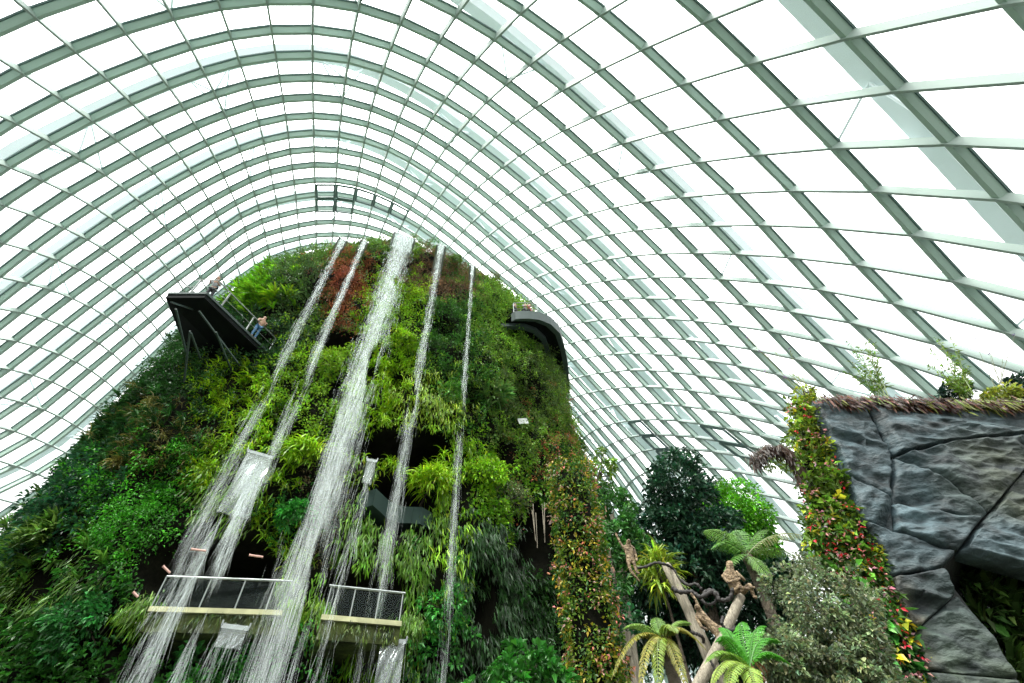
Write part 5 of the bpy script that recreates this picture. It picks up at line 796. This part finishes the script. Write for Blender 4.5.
stems((812, 398), [(748, 338), (760, 352), (770, 345), (778, 362), (790, 350), (765, 372), (785, 378), (800, 372)], YR + .4, 'sparse arching twigs with tiny purple blooms at the left corner of the slate wall', (.28, .32, .06), flower=(.30, .16, .38), leaf=.45, nl=10)
stems((1000, 396), [(975, 340), (985, 330), (1005, 350), (1015, 335), (990, 355)], YR + .4, 'sparse thin twigs above the white-flowered shrub', (.18, .20, .10), flower=(.25, .2, .3), leaf=.35, nl=8)
def bush(p, Y, rx, rz, label, col, kind='bush', n=90, k=26, size=.8, name='shrub', flower=None, group=None, cat='shrub', seed=1):
    c0 = at(np.array(p, float), Y); r_ = np.random.default_rng(seed + int(p[0])); root = empty(name, c0 - np.array([0, 0, rz]), label, cat, group)
    d = nrm(r_.normal(size=(n, 3))); q = c0 + d * np.array([rx, rx, rz]) * r_.uniform(.55, 1, (n, 1)); mb = MB()
    clumps(mb, q, d, rx * .32, k, kind, np.array(col) * np.exp(r_.normal(size=(n, 1)) * .3), size, r_); mb.build('foliage', M['leaf'], root)
    mb = MB()
    for j in range(7): mb.tube([c0 - np.array([0, 0, rz]), c0 + d[j] * np.array([rx, rx, rz]) * .35, c0 + d[j] * np.array([rx, rx, rz]) * .8], [.03, .02, .01], 5)
    mb.build('stem', M['bark'], root)
    if flower is not None:
        mb = MB(); s = d[:, 1] < .3; clumps(mb, q[s], d[s], rx * .34, 3, 'bush', np.array(flower), size * .8, r_); mb.build('flowers', M['leaf'], root, kind='stuff')
    return root
bush((955, 392), YR + 1.2, .42, .22, 'small dark-leaved shrub on the slate wall behind the second stem tuft', (.015, .05, .03), n=50, size=.55)
bush((1000, 397), YR + .5, .42, .18, 'low yellow-green shrub with white blooms at the right end of the slate wall', (.30, .36, .05), n=60, size=.5, flower=(.85, .82, .70))
bush((1020, 388), YR + 1.6, .5, .25, 'dark shrub at the extreme right on top of the slate wall', (.015, .05, .03), n=50, size=.55)
bush((803, 394), YR + .3, .28, .16, 'bright yellow-green shrub on the left corner of the slate wall', (.30, .38, .03), n=16, k=14, size=.5)
# plants inside the opening
r5 = np.random.default_rng(52)
OP = [(956, 572), (1060, 600), (1060, 690), (1020, 690), (990, 632), (960, 592)]
Po, po = scatter(OP, 70, YR + .9, YR + 2.0, r5); op = MB(); clumps(op, Po, np.tile(FR + np.array([0, 0, .6]), (len(Po), 1)), .3, 12, 'frond', np.array([.05, .10, .02]), .8, r5); clumps(op, Po[::2], np.tile(FR, (len(Po[::2]), 1)), .3, 12, 'big', np.array([.07, .16, .03]), .8, r5)
op.build('cave_plants', M['leaf'], kind='stuff', label='dim strap-leaved plants growing inside the opening of the slate wall', cat='foliage')

# arching brown dead frond stalk left of the vine wall
cpts = np.array([at(np.array(p, float), YR + .2) for p in ((806, 490), (800, 472), (791, 457), (779, 449), (767, 449), (758, 455), (752, 464))])
an_ = empty('dead_frond', cpts[0], 'arching brown withered frond jutting left from the vine wall', 'frond'); mb = MB(); mb.tube(cpts, [.13, .15, .15, .13, .10, .06, .03], 8); mb.build('stalk', M['root'], an_)
mb = MB(); f = r5.uniform(0, 6, 240); o_ = np.stack([np.interp(f, np.arange(7), cpts[:, c]) for c in range(3)], 1) + r5.normal(size=(240, 3)) * .06
clumps(mb, o_, np.tile([-.3, -.3, .2], (240, 1)), .08, 4, 'curtain', np.array([.05, .03, .02]), .46, r5); mb.build('withered_leaflets', M['leaf'], an_)

# ------------------------------------------------------------------ trees, pillar, ferns
def tree(blobs, trunk, label, col, kind='bush', n=60, k=26, size=1.0, name='tree', cat='tree', tr=.16, group=None, seed=5, bark=None, rel=.30):
    r_ = np.random.default_rng(seed); b0 = at(np.array([float(trunk[0]), 600.]), trunk[1]); b0[2] = 0
    root = empty(name, b0, label, cat, group); mb = MB(); tb = MB(); first = None
    for (px_, py_, rx_, ry_, Y) in blobs:
        c_ = at(np.array([px_, py_], float), Y); R1 = np.linalg.norm(at(np.array([px_ + rx_, py_], float), Y) - c_); R2 = abs((at(np.array([px_, py_ - ry_], float), Y) - c_)[2])
        m_ = int(n * max(.4, R1 * R2 / 1.5)); d = nrm(r_.normal(size=(m_, 3))); q = c_ + d * np.array([R1, R1, R2]) * (r_.uniform(.3, 1.0, (m_, 1)) ** .6) * (1 + .12 * noise(d * 2 + px_, .6, 2))[:, None]
        clumps(mb, q, d + np.array([0, 0, .4]), min(R1, R2) * rel, k, kind, np.array(col) * np.exp(r_.normal(size=(m_, 1)) * .35), size, r_)
        if first is None: first = c_; tb.tube([b0, (b0 * .4 + c_ * .6) + np.array([.15, .1, 0]), c_], [tr, tr * .75, tr * .4], 8)
        else: tb.tube([b0 * .45 + first * .55, (first + c_) / 2 - np.array([0, 0, .3]), c_], [tr * .5, tr * .35, tr * .2], 6)
        for j in range(5): tb.tube([c_ - np.array([0, 0, R2 * .3]), c_ + d[j] * np.array([R1, R1, R2]) * .8], [tr * .25, tr * .08], 5)
    mb.build('foliage', M['leaf'], root); tb.build('trunk', bark or M['bark'], root)
    return root
tree([(682, 492, 30, 36, 17), (664, 530, 26, 28, 17), (700, 535, 34, 34, 17), (680, 575, 44, 30, 17.3)], (690, 17), 'tall dark glossy-leaved tree standing behind the carved figures', (.022, .075, .035), n=95, k=34, size=.95, seed=61)
tree([(728, 520, 36, 32, 21), (748, 546, 26, 28, 21)], (736, 21), 'rounded bright green tree beside the tall dark tree', (.10, .34, .012), n=130, k=44, size=.75, seed=62)
tree([(718, 615, 62, 50, 19), (650, 600, 40, 55, 19), (780, 590, 24, 30, 18)], (715, 19), 'deep green shrubby tree filling the shade behind the two logs', (.012, .05, .02), n=80, k=34, size=1.1, seed=63)
tree([(612, 515, 22, 26, 15), (600, 560, 34, 38, 14.5), (628, 545, 22, 24, 14.5)], (606, 14.6), 'bushy tree with mid-green leaves right of the vine-covered pillar', (.05, .17, .03), n=80, k=34, size=.85, seed=64, bark=M['wood'])
tree([(612, 615, 22, 40, 12.5), (600, 655, 22, 30, 12.2)], (609, 12.5), 'blue-green leafy shrub hugging the right side of the vine-covered pillar', (.035, .15, .05), n=60, k=24, size=.75, seed=65, bark=M['wood'], tr=.14)
tree([(585, 500, 18, 30, 16), (600, 470, 14, 22, 17)], (588, 16.5), 'light green shrub rising behind the top of the vine-covered pillar', (.14, .26, .03), n=60, k=24, size=.8, seed=66)
tree([(820, 602, 48, 42, 8.6), (842, 652, 42, 42, 8.4), (790, 664, 30, 32, 8.4), (868, 690, 40, 30, 8.2)], (822, 8.5), 'grey-green small-leaved shrub standing in front of the vine wall', (.17, .22, .11), n=330, k=40, size=.36, name='shrub', cat='shrub', tr=.07, seed=67, rel=.22)
tree([(520, 668, 34, 24, 9.5), (490, 690, 36, 22, 9.2), (545, 690, 30, 30, 9.4)], (515, 9.4), 'bright broad-leaved shrub at the bottom left of the vine-covered pillar', (.035, .17, .02), kind='big', n=90, k=16, size=.42, name='shrub', cat='shrub', tr=.05, seed=68)
tree([(660, 575, 14, 24, 10.6)], (660, 10.8), 'drooping yellow-green fern clump hanging beside the left log', (.25, .36, .03), kind='hang', n=60, k=14, size=.6, name='hanging_fern', cat='fern', tr=.05, seed=69)

# vine-covered pillar
YP = 11.0; ptop = at(np.array([571., 480.]), YP); pb = ptop.copy(); pb[2] = 0
pil = empty('vine_pillar', pb, 'tall slim pillar covered in vines with orange and pink leaves', 'pillar')
mb = MB(); zz_ = np.linspace(0, ptop[2], 30); mb.tube(np.stack([np.full(30, pb[0]) + .0, np.full(30, pb[1]), zz_], 1), .42 + .04 * np.sin(zz_ * 3), 16); mb.build('pillar_core', M['soil'], pil, smooth=True)
r6 = np.random.default_rng(66); n_ = 2200; th = r6.uniform(0, 2 * np.pi, n_); z_ = r6.uniform(0, ptop[2] + .35, n_); on = np.stack([np.cos(th), np.sin(th), 0 * th + .2], -1)
Q_ = np.stack([pb[0] + .46 * np.cos(th), pb[1] + .46 * np.sin(th), z_], -1) + r6.normal(size=(n_, 3)) * .07
cc = np.where((r6.random((n_, 1)) < .5), np.array([.14, .24, .02]), np.array([.05, .15, .02])); cc = np.where(r6.random((n_, 1)) < .2, np.array([.40, .34, .03]), cc)
mb = MB(); clumps(mb, Q_, on, .12, 8, 'bush', cc, .42, r6); mb.build('vine_leaves', M['leaf'], pil, kind='stuff')
s = r6.random(n_) < .22; mb = MB(); clumps(mb, Q_[s] + on[s] * .08, on[s], .12, 4, 'bush', np.where(r6.random((s.sum(), 1)) < .5, np.array([.50, .17, .11]), np.array([.50, .32, .24])), .38, r6); mb.build('coloured_leaves', M['leaf'], pil, kind='stuff')
# pale hanging roots in the dark recess left of the pillar
mb = MB()
for k in range(6):
    a = at(np.array([r6.uniform(528, 546), r6.uniform(500, 515)]), 15.3); mb.tube([a, a + np.array([r6.normal() * .05, 0, -r6.uniform(.6, 1.5)])], [.014, .006], 5)
mb.build('aerial_roots', M['wood'], kind='stuff', label='pale aerial roots hanging in the dark recess left of the vine pillar', cat='roots')

def fern(cp, Y, tips, label, col, width=.34, trunk=True, name='tree_fern', group=None, tr=.10, seed=3, pairs=25):
    c_ = at(np.array(cp, float), Y); r_ = np.random.default_rng(seed); b0 = c_.copy(); b0[2] = 0
    root = empty(name, b0, label, 'fern', group)
    mb = MB(); mb.tube([b0, b0 * .5 + c_ * .5 + np.array([.05, 0, 0]), c_], [tr * 1.2, tr, tr * .9], 10); mb.build('trunk', M['bark'], root, smooth=True)
    mb = MB(); clumps(mb, c_[None] + r_.normal(size=(12, 3)) * .05, np.tile([0, 0, 1.], (12, 1)), .08, 8, 'curtain', np.array([.10, .05, .02]), .3, r_); mb.build('crown_fibre', M['leaf'], root)
    for tp in tips:
        px_, py_, dY, lift = tp[:4]; tc_ = np.array(tp[4] if len(tp) > 4 else col); T = at(np.array([px_, py_], float), Y + dY); ctl = (c_ + T) / 2 + np.array([0, 0, lift])
        f = np.linspace(0, 1, pairs + 2)[:, None]; pts = c_ * (1 - f) ** 2 + ctl * 2 * f * (1 - f) + T * f ** 2; tg = nrm(np.gradient(pts, axis=0))
        sd = nrm(np.cross(tg, [0, 0, 1.])); upv = nrm(np.cross(sd, tg)); mb = MB(); mb.tube(pts, np.linspace(.016, .004, len(pts)), 5, tc_ * .6)
        w = width * np.sin(np.pi * np.clip(f[:, 0] * .93 + .07, 0, 1)) ** .6 * (1 - .35 * f[:, 0])
        for s in (-1, 1):
            o_ = pts[3:]; d_ = sd[3:] * s * .9 + tg[3:] * .45 - np.array([0, 0, 1.]) * .22 + r_.normal(size=o_.shape) * .05
            L_ = w[3:] * (1 + r_.normal(size=len(o_)) * .06); leaves(mb, o_, d_, upv[3:] + 0 * o_, L_, .016 + .03 * L_, jit(tc_, len(o_), r_, .1, .15), .9, 3)
            # second-order leaflets
            for q_ in (.25, .42, .58, .75):
                oo = o_ + nrm(d_) * (L_ * q_)[:, None] - np.array([0, 0, 1.]) * (L_ * q_ ** 2 * .25)[:, None]
                for s2 in (-1, 1): leaves(mb, oo, nrm(d_) * .5 + tg[3:] * s2, upv[3:] + 0 * oo, .03 + .08 * L_ * (1 - q_), .014, jit(tc_, len(oo), r_, .1, .2), .3)
        mb.build('frond', M['leaf'], root)
    return root
YL = (.27, .26, .035); PG = (.13, .25, .04)
fern((664, 640), 8.2, [(612, 678, -.5, .55, YL), (624, 628, -.1, .25, (.26, .42, .10)), (690, 624, .1, .25, (.26, .42, .10)), (706, 650, -.3, .45, YL), (640, 690, -.7, .5, YL), (688, 690, -.6, .45, (.22, .22, .035)), (655, 618, .5, .2, PG), (660, 700, -.9, .5, (.20, .28, .03)), (676, 632, -.4, .3, (.2, .3, .04))],
     'tree fern with yellowing drooping fronds in front of the left log', PG, width=.18, seed=31)
fern((747, 556), 12, [(704, 531, -.3, .5, (.26, .46, .12)), (712, 548, -.5, .5, (.12, .30, .04)), (807, 537, -.3, .55, (.44, .50, .22)), (792, 556, .3, .4, (.16, .30, .06)), (768, 530, .6, .4, (.14, .3, .05)), (726, 572, -.6, .35, (.10, .25, .03)), (770, 578, -.5, .3, (.14, .28, .05)), (735, 530, .7, .4, (.12, .3, .04))],
     'tree fern with pale spreading fronds directly behind the seated carved figure', PG, width=.42, seed=32, tr=.13)
BG = (.08, .33, .025)
fern((750, 672), 7.4, [(717, 640, -.1, .35, BG), (722, 628, .2, .3, BG), (764, 626, .4, .3, BG), (778, 642, .1, .35, BG), (706, 662, -.4, .35, (.18, .34, .04)), (712, 684, -.7, .35, (.27, .38, .05)), (790, 664, -.2, .35, BG), (742, 622, .6, .3, BG), (760, 700, -.8, .3, (.25, .38, .05)), (728, 700, -.8, .4, (.25, .38, .05))],
     'bright green fern low down between the right log and the grey-green shrub', BG, width=.20, seed=33, tr=.07)

# ------------------------------------------------------------------ logs, twisted vines and carved figures
def to_ground(a, c):
    a, c = np.asarray(a), np.asarray(c); d = (c - a); k = c[2] / max(1e-3, -d[2]); return c + d * k
def log(p0, p1, Y0, Y1, r0, r1, label):
    A_, B_ = at(np.array(p0, float), Y0), at(np.array(p1, float), Y1); C_ = to_ground(A_, B_); f = np.linspace(0, 1, 14)[:, None]; pts = A_ * (1 - f) + C_ * f + .03 * np.stack([np.sin(f[:, 0] * 9), 0 * f[:, 0], 0 * f[:, 0]], 1)
    mb = MB(); mb.tube(pts, np.linspace(r0, r1, 14) * (1 + .06 * np.sin(np.arange(14) * 2.1)), 12); return mb.build('log', M['wood'], None, smooth=True, label=label, cat='log'), pts
_, lA = log((666, 565), (703, 645), 10.3, 10.1, .10, .15, 'bleached bare log leaning down to the right, without a figure on its end')
_, lB = log((741, 596), (699, 683), 9.9, 9.7, .085, .14, 'bleached bare log leaning down to the left, seated carved figure on top')
def vine(pts, label, r=.035):
    P_ = np.array([at(np.array(p[:2], float), p[2]) for p in pts]); f = np.linspace(0, len(P_) - 1, len(P_) * 7); sp = []
    for x in f:
        i = min(int(x), len(P_) - 2); t = x - i; p0, p1, p2, p3 = P_[max(i - 1, 0)], P_[i], P_[i + 1], P_[min(i + 2, len(P_) - 1)]
        sp.append(.5 * ((2 * p1) + (-p0 + p2) * t + (2 * p0 - 5 * p1 + 4 * p2 - p3) * t * t + (-p0 + 3 * p1 - 3 * p2 + p3) * t ** 3))
    mb = MB(); mb.tube(np.array(sp), r * (1 + .25 * np.sin(np.arange(len(sp)) * 1.7)), 7); return mb.build('twisted_vine', M['vine'], None, smooth=True, label=label, cat='vine')
vine([(636, 568, 10.2), (645, 567, 10.1), (655, 563, 10.1), (664, 564, 10.0), (672, 568, 10.2), (679, 578, 10.2), (688, 585, 10.1), (696, 584, 10), (702, 590, 10)], 'black twisted vine running over the top of the left log', .03)
vine([(672, 588, 10), (680, 592, 9.95), (692, 592, 9.95), (700, 597, 9.9), (712, 592, 9.9), (720, 600, 9.9), (730, 598, 9.85), (733, 588, 9.8)], 'black knotted vine stretched between the two logs', .042)
vine([(699, 596, 10.1), (706, 604, 10), (714, 603, 10), (718, 595, 10), (711, 590, 10.1), (703, 593, 10.1)], 'black vine loop hanging at the middle of the knotted vine', .03)
vine([(723, 617, 9.6), (722, 624, 9.55), (727, 630, 9.6), (734, 629, 9.75), (729, 620, 9.9)], 'black vine coil wrapped round the right log', .03)
vine([(691, 632, 9.9), (697, 634, 9.85), (703, 638, 9.9), (703, 646, 10.1)], 'black vine wrapped round the lower part of the left log', .03)
vine([(710, 660, 9.3), (716, 672, 9.3), (718, 684, 9.3)], 'thin black vine dangling below the right log', .02)
def fig(cp, Y, s, pts, edges, label, extra=None):
    c_ = at(np.array(cp, float), Y); P_ = [(*(c_ + s * np.array(p[:3])), p[3] * s * .84, (p[4] if len(p) > 4 else p[3]) * s * .84) for p in pts]
    low_ = min(p[2] for p in P_); root = empty('carved_figure', (c_[0], c_[1], low_), label, 'carving', 'carved wooden figures on the logs')
    skinned('carved_body', P_, edges, M['carved'], root)
    return root, c_
# seated, knees up, one hand at the chin
SP = [(0, 0, 0, .15), (-.02, 0, .20, .16), (-.03, -.02, .40, .15), (-.01, -.05, .52, .08), (.02, -.08, .62, .10, .11), (.03, -.15, .60, .06), (-.04, -.07, .70, .03), (.09, -.07, .70, .03),
      (.16, -.02, .40, .06), (.22, -.10, .22, .05), (.08, -.24, .26, .045), (.05, -.20, .42, .04), (-.20, -.02, .38, .065), (-.22, -.12, .18, .05), (-.05, -.28, .16, .045), (.04, -.33, .20, .04),
      (.12, -.05, -.02, .08), (.20, -.34, .06, .065), (.20, -.30, -.22, .05), (.22, -.40, -.27, .045), (-.10, -.05, -.02, .08), (-.08, -.34, .0, .065), (.02, -.36, -.06, .05), (.28, -.38, -.04, .035)]
SE = [(0, 1), (1, 2), (2, 3), (3, 4), (4, 5), (4, 6), (4, 7), (2, 8), (8, 9), (9, 10), (10, 11), (2, 12), (12, 13), (13, 14), (14, 15), (0, 16), (16, 17), (17, 18), (18, 19), (0, 20), (20, 21), (21, 22), (22, 23)]
root, c_ = fig((738, 592), 9.9, .82, SP, SE, 'carved wooden figure seated with knees bent on top of the right log')
# one arm reaching up, body swinging to the lower right
HP = [(.12, 0, -.22, .12), (.02, 0, -.06, .12), (-.12, 0, .10, .12), (-.16, -.03, .20, .06), (-.18, -.08, .28, .09, .10), (-.18, -.15, .27, .05), (-.10, 0, .24, .05), (-.13, .02, .46, .04), (-.20, .02, .60, .035),
      (-.24, -.03, .06, .05), (-.22, -.10, -.14, .04), (-.10, -.14, -.22, .035), (.22, -.05, -.18, .07), (.36, -.06, -.08, .05), (.52, -.06, -.14, .04), (.10, -.08, -.36, .07), (.22, -.10, -.50, .045), (.12, -.12, -.58, .04)]
HE = [(0, 1), (1, 2), (2, 3), (3, 4), (4, 5), (2, 6), (6, 7), (7, 8), (2, 9), (9, 10), (10, 11), (0, 12), (12, 13), (13, 14), (0, 15), (15, 16), (16, 17)]
fig((708, 621), 9.85, .85, HP, HE, 'carved wooden figure swinging by one arm between the two logs')
LP_ = [(.02, 0, -.06, .11), (.03, 0, .08, .11), (.04, 0, .24, .11), (.05, -.04, .32, .06), (.06, -.09, .38, .085), (.06, -.15, .36, .045), (-.09, 0, .24, .05), (-.16, .02, .42, .04), (-.22, .02, .66, .035),
       (.16, -.03, .20, .05), (.17, -.06, 0, .04), (.16, -.08, -.16, .035), (-.06, -.02, -.12, .06), (-.04, -.05, -.36, .045), (.04, -.06, -.50, .04), (.09, -.02, -.12, .06), (.10, -.05, -.38, .045), (.15, -.08, -.46, .04), (.14, 0, -.60, .02)]
LE = [(0, 1), (1, 2), (2, 3), (3, 4), (4, 5), (2, 6), (6, 7), (7, 8), (2, 9), (9, 10), (10, 11), (0, 12), (12, 13), (13, 14), (0, 15), (15, 16), (16, 17), (14, 18)]
fig((629, 557), 10.2, .85, LP_, LE, 'carved wooden figure hanging upright by one arm left of the logs')
